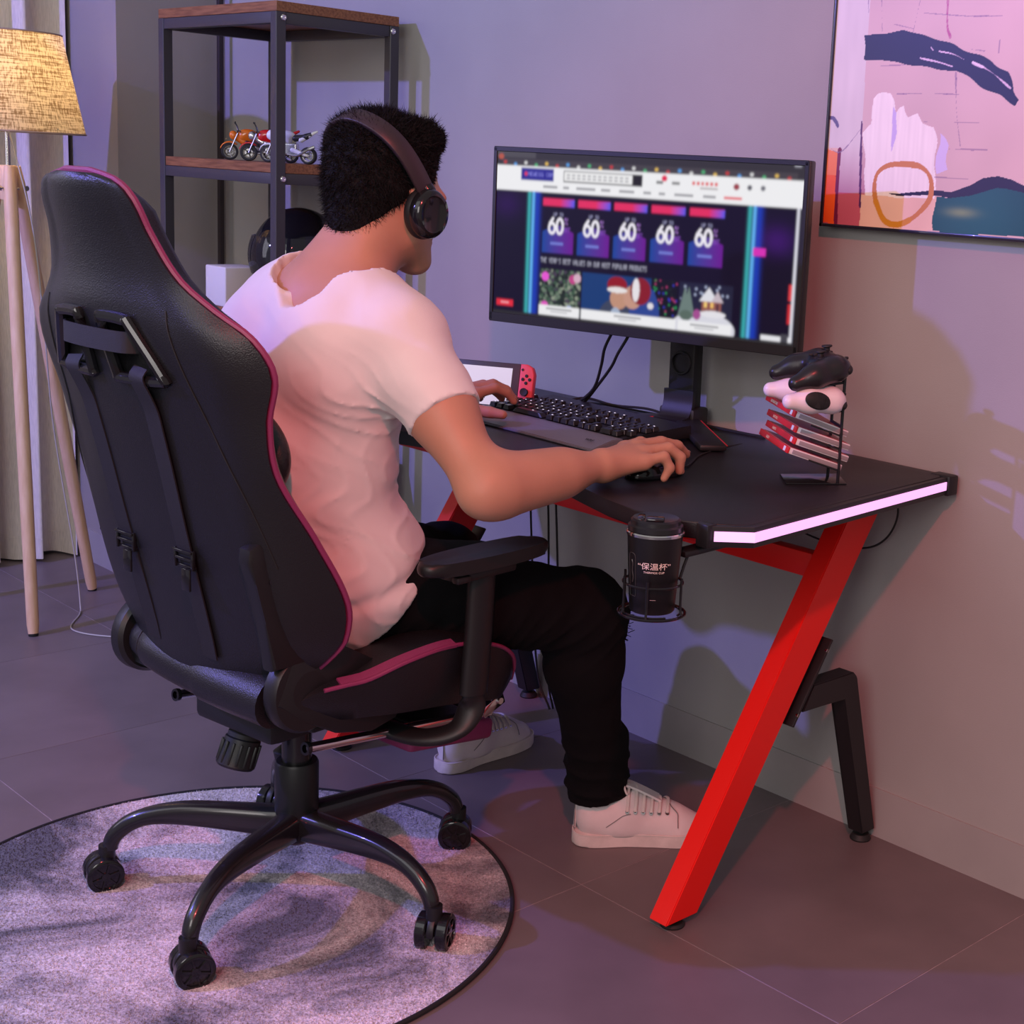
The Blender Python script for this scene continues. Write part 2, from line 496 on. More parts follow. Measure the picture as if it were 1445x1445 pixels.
# ================================================================== DESK
M_top = mat('carbon_desktop', (0.012, 0.010, 0.013), 0.36, bump=0.25, bscale=900, spec=0.45)
M_blk = mat('black_plastic', (0.012, 0.012, 0.014), 0.38, bump=0.05, bscale=600)
M_blkm = mat('black_powdercoat', (0.014, 0.013, 0.015), 0.45, bump=0.1, bscale=900)
M_gloss = mat('gloss_black', (0.010, 0.010, 0.012), 0.12)
M_red = mat('red_steel', (0.82, 0.012, 0.008), 0.36, bump=0.05, bscale=900)
M_rub = mat('rubber_black', (0.013, 0.013, 0.013), 0.6)
M_chrome = mat('chrome', (0.75, 0.72, 0.72), 0.14, metal=1.0)
M_led = mat('led_diffuser', (0.6, 0.5, 0.6), 0.4, emit=(1.0, 0.43, 0.97), estr=1.15)
DX = -2.105
ZT = 0.745
def desk():
    t = thing('gaming_desk', 'black-topped computer desk with slanted red steel legs and a glowing edge strip', 'desk', (0, 0, 0))
    rt = [(-1.475, -0.05), (-1.417, -0.625), (-1.428, -0.645), (-1.455, -0.668), (-1.506, -0.699), (-1.582, -0.706), (-1.654, -0.692), (-1.716, -0.674), (-1.80, -0.648), (-1.90, -0.618), (-1.98, -0.594), (-2.04, -0.578), (-2.105, -0.572)]
    ol = [(-1.50, -0.022)] + rt[:-1] + [rt[-1]] + [(2*DX-x, y) for x, y in rt[:-1][::-1]] + [(2*DX+1.50, -0.022)]
    bm = BM(); add_prism(bm, ol[::-1], ZT-0.026, ZT, 0.0025)
    obj('desktop', bm, M_top, t, 30)
    for s in (1, -1):
        X = lambda x: x if s == 1 else 2*DX-x
        # side lamp housing and diffuser
        bm = BM()
        path = [(-1.4685, -0.085), (-1.411, -0.628), (-1.452, -0.6755)]
        hs = [(X(x), y) for x, y in [(-1.474, -0.04), (-1.465, -0.038), (-1.404, -0.630), (-1.449, -0.682), (-1.4525, -0.670), (-1.4175, -0.628)]]
        add_prism(bm, hs if s == 1 else hs[::-1], ZT-0.033, ZT-0.001, 0.001)
        obj('edge_trim', bm, M_blk, t, 30)
        bm = BM()
        a, b, c = Vector((-1.4645, -0.047, 0)), Vector((-1.4030, -0.6305, 0)), Vector((-1.4420, -0.6755, 0))
        ps = [a, b, c]
        o2 = 0.0022
        out = [a+Vector((o2, 0, 0)), b+Vector((o2*1.2, -o2*0.6, 0)), c+Vector((o2*0.6, -o2, 0))]
        pl = [(X(p.x), p.y) for p in ps+out[::-1]]
        add_prism(bm, pl, ZT-0.0235, ZT-0.0085)
        obj('led_strip', bm, M_led, t, 30)
        for (cx, cy, sx, sy) in ((-1.482, -0.029, 0.045, 0.030), (-1.458, -0.676, 0.026, 0.022)):
            bm = BM(); add_box(bm, (X(cx), cy, ZT-0.017), (sx, sy, 0.037), 0.004); obj('corner_cap', bm, M_blk, t, 30)
        # slanted red leg: closed box section sheared, cut flat to the floor
        bm = BM()
        xo, xi = -1.580, -1.622
        p = [(-0.590, 0.016), (-0.515, 0.016), (-0.048, 0.716), (-0.140, 0.716)]
        f = [bm.verts.new((X(xo), y, z)) for y, z in p]; g = [bm.verts.new((X(xi), y, z)) for y, z in p]
        bm.faces.new(f); bm.faces.new(g[::-1])
        for k in range(4): bm.faces.new((f[k], g[k], g[(k+1) % 4], f[(k+1) % 4]))
        bmesh.ops.bevel(bm, geom=bm.edges[:], offset=0.002, segments=2, affect='EDGES')
        lg = obj('front_leg', bm, M_red, t, 30)
        bm = BM(); add_lathe(bm, [(0.021, 0.0), (0.022, 0.003), (0.018, 0.007), (0.006, 0.009), (0.006, 0.02)], 24, Matrix.Translation((X(-1.601), -0.553, 0)))
        obj('foot_pad', bm, M_rub, lg)
        bm = BM(); beam(bm, (X(-1.60), -0.56, ZT-0.026-0.0235), (X(-1.60), -0.035, ZT-0.026-0.0235), 0.042, 0.047, bev=0.002)
        obj('side_rail', bm, M_red, t, 30)
        # black rear leg
        bm = BM()
        q = [(-0.255, 0.372), (-0.118, 0.372), (-0.104, 0.358), (-0.012, 0.020), (-0.055, 0.020), (-0.135, 0.322), (-0.265, 0.322)]
        q = [(-0.235, 0.362), (-0.118, 0.362), (-0.106, 0.350), (-0.013, 0.020), (-0.053, 0.020), (-0.138, 0.316), (-0.262, 0.316)]
        f = [bm.verts.new((X(-1.583), y, z)) for y, z in q]; g = [bm.verts.new((X(-1.619), y, z)) for y, z in q]
        bm.faces.new(f); bm.faces.new(g[::-1])
        for k in range(7): bm.faces.new((f[k], g[k], g[(k+1) % 7], f[(k+1) % 7]))
        bmesh.ops.bevel(bm, geom=bm.edges[:], offset=0.002, segments=2, affect='EDGES')
        rl = obj('rear_leg', bm, M_blkm, t, 30)
        bm = BM(); add_lathe(bm, [(0.020, 0.0), (0.021, 0.003), (0.016, 0.012), (0.006, 0.014), (0.006, 0.024)], 24, Matrix.Translation((X(-1.601), -0.034, 0)))
        obj('foot_pad', bm, M_rub, rl)
        bm = BM(); beam(bm, (X(-1.601), -0.292, 0.297), (X(-1.601), -0.196, 0.441), 0.046, 0.006, (0, 0.83, -0.55), 0.0015)
        obj('leg_bracket', bm, M_blkm, rl, 30)
        for f2 in (0.13, 0.87):
            bm = BM(); pp = Vector((X(-1.582), -0.292+0.096*f2, 0.297+0.144*f2)); cyl(bm, pp, pp+Vector((0.004*s, 0, 0)), 0.004, 12); obj('bolt', bm, M_chrome, rl)
    bm = BM(); beam(bm, (-1.625, -0.200, 0.571), (2*DX+1.625, -0.200, 0.571), 0.03, 0.045, bev=0.002)
    obj('cross_bar', bm, M_red, t, 30)
    bm = BM(); beam(bm, (-1.621, -0.535, ZT-0.026-0.0125), (2*DX+1.621, -0.535, ZT-0.026-0.0125), 0.03, 0.025, bev=0.002)
    obj('front_rail', bm, M_red, t, 30)
    return t
DESK = desk()

# cup holder hooked under the desk edge and the vacuum cup in it
CUPX, CUPY = -1.489, -0.752
def cup_holder():
    t = thing('cup_holder', 'black wire cup holder hanging off the front corner of the desk', 'cup holder', (CUPX, CUPY, 0.628)); t.scale = (1.08, 1.08, 1.0)
    r = 0.0455
    bm = BM(); add_tube(bm, [(r*math.cos(a), r*math.sin(a), -0.012) for a in np.linspace(0, 2*PI, 40, endpoint=False)], 0.0022, 8, True)
    add_tube(bm, [(0.04*math.cos(a), 0.04*math.sin(a), -0.0105) for a in np.linspace(0.3, 2*PI-0.3, 36)], 0.0018, 8)
    obj('bottom_ring', bm, M_gloss, t)
    bm = BM(); add_tube(bm, [(0.0405*math.cos(a), 0.0405*math.sin(a), 0.034) for a in np.linspace(0, 2*PI, 40, endpoint=False)], 0.002, 8, True)
    obj('top_ring', bm, M_gloss, t)
    for a in (200, 250, 305, 20, 140):
        a = R(a); c, s = math.cos(a), math.sin(a)
        bm = BM(); add_tube(bm, smooth_path([(0.0425*c, 0.0425*s, 0.045), (0.0425*c, 0.0425*s, 0.0), (0.0455*c, 0.0455*s, -0.012)], 4), 0.0019, 8)
        obj('upright_wire', bm, M_gloss, t)
    bm = BM()
    for dy in (-0.011, 0.011):
        d = Vector((0.02, 1, 0)).normalized(); q = Vector((1, -0.02, 0))
        add_tube(bm, smooth_path([d*0.0405+q*dy+V(0, 0, 0.034), d*0.048+q*dy+V(0, 0, 0.055), d*0.056+q*dy+V(0, 0, 0.072)], 5), 0.0022, 8)
    obj('hook_wire', bm, M_gloss, t)
    bm = BM(); beam(bm, (0.004, 0.044, 0.070), (0.012, 0.165, 0.078), 0.026, 0.010, bev=0.003)
    obj('clamp_arm', bm, M_blk, t)
    bm = BM(); beam(bm, (0.010, 0.118, 0.072), (0.010, 0.118, 0.0905), 0.024, 0.016, (0, 1, 0), 0.002)
    obj('clamp_post', bm, M_blk, t)
cup_holder()
def cup():
    t = thing('vacuum_cup', 'matt black vacuum cup with a steel rim and white lettering, standing in the wire holder', 'cup', (CUPX, CUPY, 0.619), R(42)); t.scale = (1.18, 1.18, 1.0)
    bm = BM(); add_lathe(bm, [(0.0, 0), (0.027, 0), (0.0285, 0.002), (0.0345, 0.112), (0.0350, 0.115)], 48); obj('cup_body', bm, mat('cup_black', (0.007, 0.007, 0.008), 0.42, bump=0.05, bscale=900), t)
    bm = BM(); add_lathe(bm, [(0.0350, 0.115), (0.0362, 0.116), (0.0364, 0.1195), (0.0350, 0.121)], 48); obj('steel_rim', bm, M_chrome, t)
    bm = BM(); add_lathe(bm, [(0.0335, 0.121), (0.0345, 0.1225), (0.0342, 0.129), (0.0315, 0.1315), (0.0310, 0.137), (0.0285, 0.1395), (0.024, 0.1385), (0.0, 0.1375)], 48)
    obj('lid', bm, mat('lid_plastic', (0.010, 0.010, 0.012), 0.28), t)
    bm = BM(); add_box(bm, (0, -0.012, 0.1400), (0.022, 0.018, 0.005), 0.002)
    add_box(bm, (-0.018, 0.0, 0.1365), (0.010, 0.03, 0.008), 0.003)
    obj('lid_flap', bm, M_gloss, t)
    M_ink = mat('cup_lettering', (0.80, 0.66, 0.60), 0.5)
    def wrap(me, ang, z):
        n = len(me.vertices); co = np.empty(n*3, np.float32); me.vertices.foreach_get('co', co); co = co.reshape(-1, 3)
        zz = z+co[:, 1]; r = 0.0285+(0.0345-0.0285)*(zz-0.002)/0.110+0.0002+co[:, 2]; a = ang+co[:, 0]/0.0325
        out = np.stack([r*np.cos(a), r*np.sin(a), zz], -1)
        me.vertices.foreach_set('co', out.astype(np.float32).ravel()); me.update()
    for body, sz, ang, z in (('\u201c\u4fdd\u6e29\u676f\u201d', 0.0112, -86, 0.074), ('THERMOS CUP', 0.0040, -86, 0.0655), ('\u2014\u2014', 0.004, -86, 0.024)):
        me = text_mesh(body, sz); wrap(me, R(ang), z)
        place('lettering', me, M_ink, t)
    # embossed panel with a small figure of a bottle at the left side
    M_emb = mat('cup_emboss', (0.05, 0.05, 0.055), 0.3)
    def onr(a, z): 
        r = 0.0285+0.006*(z-0.002)/0.110+0.0003; return (r*math.cos(R(a)), r*math.sin(R(a)), z)
    bm = BM()
    ring = [onr(a, z) for a, z in [(-152, 0.03), (-152, 0.085), (-150, 0.089), (-146, 0.091), (-136, 0.091), (-132, 0.089), (-130, 0.085), (-130, 0.03), (-132, 0.026), (-150, 0.026)]]
    add_tube(bm, ring, 0.0004, 5, True)
    add_tube(bm, smooth_path([onr(-142, 0.081), onr(-139, 0.075), onr(-141, 0.065), onr(-138, 0.055), onr(-141, 0.047)], 4), 0.0007, 5)
    obj('embossed_panel', bm, M_emb, t)
cup()

# ------------------------------------------------------------------ mouse
M_cloth = mat('black_cloth', (0.014, 0.013, 0.015), 0.85, bump=0.3, bscale=1200)
M_redth = mat('red_stitch', (0.50, 0.02, 0.02), 0.6)
def rrect(x0, y0, x1, y1, r, n=5):
    out = []
    for cx, cy, a0 in ((x1-r, y1-r, 0), (x0+r, y1-r, 90), (x0+r, y0+r, 180), (x1-r, y0+r, 270)):
        for k in range(n+1):
            a = R(a0+90*k/n); out.append((cx+r*math.cos(a), cy+r*math.sin(a)))
    return out
def mouse():
    M = Matrix.Translation((-1.757, -0.492, ZT)) @ Matrix.Rotation(R(3), 4, 'Z')
    t = thing('computer_mouse', 'black gaming mouse under the right hand', 'mouse', mw=M)
    prims = [(p_ell((0, -0.012, 0.004), (0.033, 0.052, 0.034)), 0.0), (p_ell((0, 0.022, 0.002), (0.029, 0.040, 0.025)), 0.02)]
    post = lambda P, D: np.maximum(D, 0.0006-P[:, 2])
    me = sdf_mesh('body', prims, (-0.045, -0.075, -0.003), (0.045, 0.075, 0.05), 0.002, post)
    place('body', me, M_gloss, t, True)
    bm = BM(); add_lathe(bm, [(0.009, -0.003), (0.010, 0), (0.009, 0.003)], 16, Matrix.Translation((0, 0.036, 0.020)) @ Matrix.Rotation(R(90), 4, 'Y'))
    obj('scroll_wheel', bm, M_rub, t)
    bm = BM(); add_lathe(bm, [(0.0025, 0), (0.0025, 0.001), (0, 0.0012)], 10, Matrix.Translation((0.012, 0.052, 0.0185)))
    obj('indicator_light', bm, mat('indicator', (0.8, 0.8, 1), 0.3, emit=(0.9, 0.9, 1), estr=1.5), t)
    bm = BM(); add_tube(bm, smooth_path([(0, 0.058, 0.010), (-0.008, 0.09, 0.004), (-0.03, 0.13, 0.003), (-0.07, 0.20, 0.002), (-0.10, 0.30, 0.0005), (-0.11, 0.37, -0.001)], 6), 0.0017, 7)
    obj('mouse_cable', bm, M_rub, t)
mouse()

# ------------------------------------------------------------------ keyboard
def keyboard():
    # front edge runs from (-2.30,-0.44) to (-1.985,-0.425)
    M = Matrix.Translation((-2.178, -0.305, ZT)) @ Matrix.Rotation(R(-2.0), 4, 'Z')
    t = thing('keyboard', 'black gaming keyboard with a brushed metal wrist rest and lit legends', 'keyboard', mw=M)
    W, Dp = 0.43, 0.235
    bm = BM()
    prof = [(-Dp/2+0.055, 0.004), (Dp/2, 0.004), (Dp/2, 0.030), (-Dp/2+0.055, 0.018)]
    f = [bm.verts.new((-W/2, y, z)) for y, z in prof]; g = [bm.verts.new((W/2, y, z)) for y, z in prof]
    bm.faces.new(f); bm.faces.new(g[::-1])
    for k in range(4): bm.faces.new((f[k], g[k], g[(k+1) % 4], f[(k+1) % 4]))
    bmesh.ops.bevel(bm, geom=bm.edges[:], offset=0.002, segments=2, affect='EDGES')
    obj('case', bm, M_blk, t, 30)
    bm = BM()
    prof = [(-Dp/2-0.020, 0.001), (-Dp/2+0.056, 0.001), (-Dp/2+0.056, 0.019), (-Dp/2+0.030, 0.019), (-Dp/2-0.020, 0.006)]
    f = [bm.verts.new((-W/2-0.004, y, z)) for y, z in prof]; g = [bm.verts.new((W/2+0.004, y, z)) for y, z in prof]
    bm.faces.new(f); bm.faces.new(g[::-1])
    for k in range(5): bm.faces.new((f[k], g[k], g[(k+1) % 5], f[(k+1) % 5]))
    bmesh.ops.bevel(bm, geom=bm.edges[:], offset=0.0015, segments=2, affect='EDGES')
    wr = obj('wrist_rest', bm, mat('brushed_grey', (0.20, 0.20, 0.23), 0.42, metal=0.3, noise=0.06, nscale=40, stretch=(1, 30, 1)), t, 30)
    me = text_mesh('\u4e5a\u4e5a', 0.012)
    me = text_mesh('WRF', 0.011); mk = Matrix.Translation((W/2-0.035, -Dp/2+0.006, 0.0155)) @ Matrix.Rotation(R(14.5), 4, 'X')
    place('lettering', me, mat('dark_ink', (0.03, 0.03, 0.035), 0.5), wr, mw=mk)
    slope = math.atan2(0.012, Dp-0.055)
    K = Matrix.Translation((0, -Dp/2+0.055, 0.018)) @ Matrix.Rotation(slope, 4, 'X')
    bmk = BM()
    r = bmesh.ops.create_cube(bmk, size=1)
    for v in bmk.verts:
        s = 0.0078 if v.co.z < 0 else 0.0060
        v.co = Vector((v.co.x*2*s, v.co.y*2*s, 0.009 if v.co.z > 0 else 0.0))
    bmesh.ops.bevel(bmk, geom=bmk.edges[:], offset=0.0008, segments=1, affect='EDGES')
    kme = bpy.data.meshes.new('key_cap'); bmesh.ops.recalc_face_normals(bmk, faces=bmk.faces); bmk.to_mesh(kme); bmk.free()
    mk = mat('key_cap_plastic', (0.014, 0.014, 0.016), 0.35); kme.materials.append(mk)
    lit = BM(); litm = mat('key_legend_glow', (0.8, 0.8, 0.9), 0.4, emit=(0.95, 0.93, 1.0), estr=0.85)
    bml = BM(); add_box(bml, (0, 0, 0.0093), (0.0045, 0.0016, 0.0004)); lme = bpy.data.meshes.new('key_legend'); bml.to_mesh(lme); bml.free(); lme.materials.append(litm)
    rows = [(0.160, [1]*1+[0]+[1]*4+[0.5]+[1]*4+[0.5]+[1]*4+[.4, 1, 1, 1]),
            (0.134, [1]*13+[2, .4, 1, 1, 1, .4, 1, 1, 1, 1]),
            (0.115, [1.5]+[1]*12+[1.5, .4, 1, 1, 1, .4, 1, 1, 1, 1]),
            (0.096, [1.75]+[1]*11+[2.25, 3.8-.0, 1, 1, 1]),
            (0.077, [2.25]+[1]*10+[2.75, 1.4, 1.0, 1.4, 1, 1, 1, 1]),
            (0.058, [1.25]*3+[6.25]+[1.25]*4+[.4, 1, 1, 1, .4, 2, 1])]
    rnd = random.Random(3)
    for ri, (y, ws) in enumerate(rows):
        x = -W/2+0.008
        for i, wk in enumerate(ws):
            gapk = wk in (0, .4, .5) or (ri == 3 and i == 13) or (ri == 4 and i in (12, 14)); 
            cw = wk*0.0185 if wk else 0.0185
            if not gapk and x+cw < W/2:
                o = bpy.data.objects.new('key_cap', kme); COL.objects.link(o); o.parent = t
                o.matrix_local = K @ Matrix.Translation((x+cw/2, y-0.045, 0.001)) @ Matrix.Diagonal((cw/0.0185*1.0, 1.05, 1, 1))
                if rnd.random() < 0.5:
                    l = bpy.data.objects.new('key_legend', lme); COL.objects.link(l); l.parent = o
                    l.matrix_local = Matrix.Translation((rnd.uniform(-.0015, .0015), 0.002, 0)) @ Matrix.Diagonal((0.9/max(1, wk)*rnd.uniform(.6, 1), 1, 1, 1))
            x += cw
    bm = BM(); add_tube(bm, smooth_path([(-0.06, Dp/2-0.003, 0.012), (-0.09, Dp/2+0.03, 0.004), (-0.15, Dp/2+0.07, 0.003), (-0.22, Dp/2+0.14, 0.003)], 6), 0.0022, 7)
    obj('keyboard_cable', bm, M_rub, t)
keyboard()
# ================================================================== MONITOR
F57 = {'A': '01110100011000111111100011000110001', 'B': '11110100011000111110100011000111110', 'C': '01110100011000010000100001000101110', 'D': '11110100011000110001100011000111110', 'E': '11111100001000011110100001000011111', 'F': '11111100001000011110100001000010000', 'G': '01110100011000010111100011000101111', 'H': '10001100011000111111100011000110001', 'I': '01110001000010000100001000010001110', 'K': '10001100101010011000101001001010001', 'L': '10000100001000010000100001000011111', 'M': '10001110111010110101100011000110001', 'N': '10001110011010110011100011000110001', 'O': '01110100011000110001100011000101110', 'P': '11110100011000111110100001000010000', 'R': '11110100011000111110101001001010001', 'S': '01111100001000001110000010000111110', 'T': '11111001000010000100001000010000100', 'U': '10001100011000110001100011000101110', 'V': '10001100011000110001100010101000100', 'W': '10001100011000110101101011101110001', 'Y': '10001100010101000100001000010000100', '0': '01110100011001110101110011000101110', '6': '01110100001000011110100011000101110', '%': '11001110010001000100010001001110011', "'": '00100001000100000000000000000000000', ' ': '0'*35}
def blur(a, n):
    for _ in range(n):
        p = np.pad(a, ((1, 1), (0, 0), (0, 0)), mode='edge'); a = (p[:-2]+2*p[1:-1]+p[2:])/4
        p = np.pad(a, ((0, 0), (1, 1), (0, 0)), mode='edge'); a = (p[:, :-2]+2*p[:, 1:-1]+p[:, 2:])/4
    return a
def lin(c): 
    c = np.array(c, float)/255
    return np.where(c <= 0.04045, c/12.92, ((c+0.055)/1.055)**2.4)
def screen_image():
    Hh, W = 375, 840
    im = np.zeros((Hh, W, 3)); 
    yy, xx = np.mgrid[0:Hh, 0:W]; u = xx/W; v = yy/Hh
    def rect(x0, y0, x1, y1, c):
        im[int(y0*Hh):int(y1*Hh), int(x0*W):int(x1*W)] = lin(c)
    def disc(cx, cy, rx, ry, c, soft=0.0):
        m = ((u-cx)/rx)**2+((v-cy)/ry)**2 < 1; im[m] = lin(c)
    def txt(s, x, y, h, c, asp=1.0):
        px = h*Hh/7.0; x0 = x*W
        for ch in s:
            g = F57.get(ch.upper(), F57[' '])
            for r in range(7):
                for q in range(5):
                    if g[r*5+q] == '1':
                        a0 = int(round(y*Hh+r*px)); b0 = int(round(x0+q*px*asp))
                        im[a0:int(round(y*Hh+(r+1)*px)), b0:int(round(x0+(q+1)*px*asp))] = lin(c)
            x0 += 6*px*asp
    def stroke(pts, w_, c):
        for (xa, ya), (xb, yb) in zip(pts, pts[1:]):
            xa, xb, ya, yb = xa*W, xb*W, ya*Hh, yb*Hh; dx, dy = xb-xa, yb-ya
            i0, i1, j0, j1 = int(min(ya, yb)-6), int(max(ya, yb)+7), int(min(xa, xb)-6), int(max(xa, xb)+7)
            Y_, X_ = np.mgrid[i0:i1, j0:j1]; t_ = np.clip(((X_-xa)*dx+(Y_-ya)*dy)/(dx*dx+dy*dy+1e-9), 0, 1)
            m_ = np.hypot(X_-xa-t_*dx, Y_-ya-t_*dy) < w_; im[i0:i1, j0:j1][m_] = lin(c)
    im[:] = lin((4, 2, 36))
    # purple haze of the page sides
    for cx, cy, s, c, k in ((0.04, 0.32, 0.05, (50, 0, 90), .5), (0.93, 0.42, 0.05, (70, 10, 120), .6)):
        g = np.exp(-(((u-cx)/s)**2+((v-cy)/(s*1.6))**2))[..., None]; im += g*lin(c)*k
    for cx in (0.128, 0.852):
        for dx, s, c in ((-0.006, 0.006, (60, 190, 190)), (0.008, 0.005, (110, 200, 255)), (0.022, 0.012, (10, 60, 190))):
            g = np.exp(-((u-cx-dx)/s)**2)[..., None]*(v[..., None] > 0.2); im += g*lin(c)*0.9
    # browser bars
    rect(0, 0, 1, 0.085, (52, 50, 56)); rect(0, 0.0, 0.14, 0.035, (80, 78, 84))
    rect(0.02, 0.045, 0.98, 0.075, (70, 66, 72))
    r = np.random.default_rng(5)
    for i in range(26):
        x = 0.03+i*0.037; c = [(200, 60, 60), (90, 160, 230), (220, 220, 220), (80, 180, 120), (230, 190, 90)][i % 5]
        disc(x, 0.062+0.012*(i % 2), 0.006, 0.011, c)
    disc(0.015, 0.03, 0.01, 0.018, (190, 90, 70)); rect(0.97, 0.0, 0.99, 0.012, (160, 160, 170))
    rect(0, 0.085, 1, 0.235, (250, 250, 252))
    rect(0.09, 0.095, 0.205, 0.168, (40, 40, 150)); disc(0.106, 0.128, 0.006, 0.012, (230, 60, 110)); txt('NEWEGG.COM', 0.114, 0.116, 0.026, (150, 150, 245), 0.92)
    rect(0.24, 0.10, 0.475, 0.168, (60, 60, 60)); rect(0.2425, 0.106, 0.4725, 0.162, (250, 250, 250)); rect(0.475, 0.10, 0.505, 0.168, (30, 30, 34))
    for k in range(12): rect(0.25+k*0.018, 0.12, 0.262+k*0.018, 0.128, (150, 150, 155)); rect(0.25+k*0.018, 0.14, 0.262+k*0.018, 0.148, (150, 150, 155))
    disc(0.575, 0.11, 0.009, 0.018, (235, 30, 80)); rect(0.55, 0.13, 0.572, 0.145, (110, 110, 110)); rect(0.60, 0.13, 0.625, 0.145, (130, 130, 130))
    for k in range(6): rect(0.665+k*0.014, 0.12, 0.673+k*0.014, 0.14, (235, 60, 60))
    rect(0.69, 0.152, 0.745, 0.160, (160, 150, 150))
    disc(0.80, 0.135, 0.009, 0.018, (160, 60, 70)); disc(0.84, 0.135, 0.007, 0.015, (90, 90, 100)); disc(0.88, 0.135, 0.007, 0.015, (110, 110, 120))
    for x0_, x1_ in ((.17, .22), (.24, .26), (.285, .35), (.37, .40), (.43, .48), (.51, .535), (.56, .58), (.61, .67), (.70, .74)): rect(x0_, 0.195, x1_, 0.208, (150, 150, 155))
    rect(0.765, 0.195, 0.82, 0.208, (240, 90, 100))
    # five sale cards
    for k in range(5):
        x0_ = 0.172+k*0.1225; x1_ = x0_+0.108
        rect(x0_, 0.27, x1_, 0.315, (235, 45, 100))
        m = (u > x1_-0.05) & (u < x1_) & (v > 0.27) & (v < 0.315); g_ = np.clip((u-(x1_-0.05))/0.05, 0, 1)[..., None]; im[m] = (im*(1-g_)+lin((90, 90, 240))*g_)[m]
        txt('UP TO', x0_+0.038, 0.355, 0.02, (190, 190, 230), 0.9)
        m = (v > 0.43) & (v < 0.60) & (u > x0_) & (u < x1_) & (v > 0.50-0.9*(0.054-np.abs(u-x0_-0.054))-0.03)
        t = (u-x0_)/0.108
        im[m] = (lin((10, 70, 160))*(1-t[..., None])+lin((110, 20, 150))*t[..., None])[m]
        cy_ = 0.432
        a_ = np.linspace(0, 2*PI, 26)
        stroke([(x0_+0.033+0.0105*math.cos(q), cy_+0.016+0.030*math.sin(q)) for q in a_], 3.3, (250, 246, 255))
        stroke([(x0_+0.0225, cy_+0.010), (x0_+0.026, cy_-0.015), (x0_+0.036, cy_-0.044)], 3.3, (250, 246, 255))
        stroke([(x0_+0.060+0.0105*math.cos(q), cy_+0.002+0.045*math.sin(q)) for q in a_], 3.3, (250, 246, 255)); txt('%', x0_+0.077, 0.385, 0.040, (180, 130, 220), 0.85); txt('OFF', x0_+0.077, 0.44, 0.030, (150, 90, 210), 0.6)
        rect(x0_+0.03, 0.535, x0_+0.075, 0.55, (120, 130, 220))
    txt("THE YEAR'S BEST VALUES ON OUR MOST POPULAR PRODUCTS", 0.170, 0.632, 0.030, (205, 205, 225), 0.62)
    # three picture cards
    def blobs(x0_, y0_, x1_, y1_, n, cols, s, seed):
        r = np.random.default_rng(seed)
        for _ in range(n):
            cx = r.uniform(x0_, x1_); cy = r.uniform(y0_, y1_); c = cols[r.integers(len(cols))]
            m = (((u-cx)/s)**2+((v-cy)/(s*2))**2 < 1) & (u > x0_) & (u < x1_) & (v > y0_) & (v < y1_); im[m] = lin(c)
    rect(0.170, 0.70, 0.312, 0.955, (30, 45, 40)); blobs(0.17, 0.70, 0.312, 0.955, 260, [(60, 90, 70), (20, 30, 30), (110, 130, 110), (70, 60, 80), (150, 160, 140)], 0.006, 1)
    for cx, cy, c in ((0.188, 0.745, (240, 90, 220)), (0.188, 0.925, (235, 90, 200)), (0.275, 0.94, (190, 200, 250)), (0.285, 0.75, (200, 70, 140)), (0.300, 0.74, (220, 180, 200))): disc(cx, cy, 0.013, 0.028, c)
    rect(0.318, 0.70, 0.635, 0.955, (14, 60, 120)); rect(0.55, 0.70, 0.635, 0.955, (6, 14, 30)); blobs(0.555, 0.70, 0.635, 0.955, 60, [(40, 160, 90), (60, 60, 200), (190, 60, 120), (20, 40, 40)], 0.003, 2)
    disc(0.45, 0.97, 0.075, 0.14, (60, 70, 95)); disc(0.53, 0.93, 0.05, 0.19, (40, 70, 150))
    disc(0.445, 0.835, 0.030, 0.065, (200, 150, 125)); disc(0.490, 0.82, 0.030, 0.070, (205, 155, 135))
    disc(0.437, 0.755, 0.033, 0.050, (150, 20, 35)); disc(0.515, 0.78, 0.034, 0.080, (140, 24, 40)); disc(0.438, 0.785, 0.034, 0.018, (240, 235, 235)); disc(0.500, 0.775, 0.012, 0.07, (240, 235, 240)); disc(0.55, 0.86, 0.010, 0.02, (235, 230, 235))
    disc(0.435, 0.96, 0.02, 0.07, (170, 185, 210))
    rect(0.642, 0.70, 0.81, 0.955, (28, 32, 60)); disc(0.72, 0.96, 0.10, 0.10, (225, 225, 235)); blobs(0.645, 0.70, 0.81, 0.80, 14, [(170, 180, 210)], 0.004, 3)
    rect(0.715, 0.785, 0.775, 0.865, (150, 90, 80)); m = (v > 0.715) & (v < 0.80) & (np.abs(u-0.735) < (v-0.715)*0.36); im[m] = lin((232, 232, 240)); m = (v > 0.735) & (v < 0.80) & (np.abs(u-0.762) < (v-0.735)*0.30); im[m] = lin((205, 190, 200)); rect(0.722, 0.805, 0.732, 0.835, (250, 210, 120)); rect(0.742, 0.805, 0.752, 0.835, (250, 200, 110)); rect(0.760, 0.81, 0.768, 0.865, (90, 50, 60)); disc(0.75, 0.87, 0.04, 0.02, (238, 236, 242))
    for cx in (0.66, 0.672): 
        m = (np.abs(u-cx) < (v-0.72)*0.12) & (v > 0.72) & (v < 0.90); im[m] = lin((110, 130, 125))
    disc(0.70, 0.88, 0.012, 0.03, (170, 80, 150)); disc(0.665, 0.89, 0.02, 0.03, (90, 110, 100))
    for x0_, x1_ in ((.170, .312), (.318, .635), (.642, .81)):
        rect(x0_, 0.925, x1_, 0.985, (248, 248, 250)); c = (x0_+x1_)/2
        rect(c-0.045, 0.94, c+0.045, 0.947, (120, 120, 125)); rect(c-0.03, 0.958, c+0.03, 0.965, (160, 160, 165))
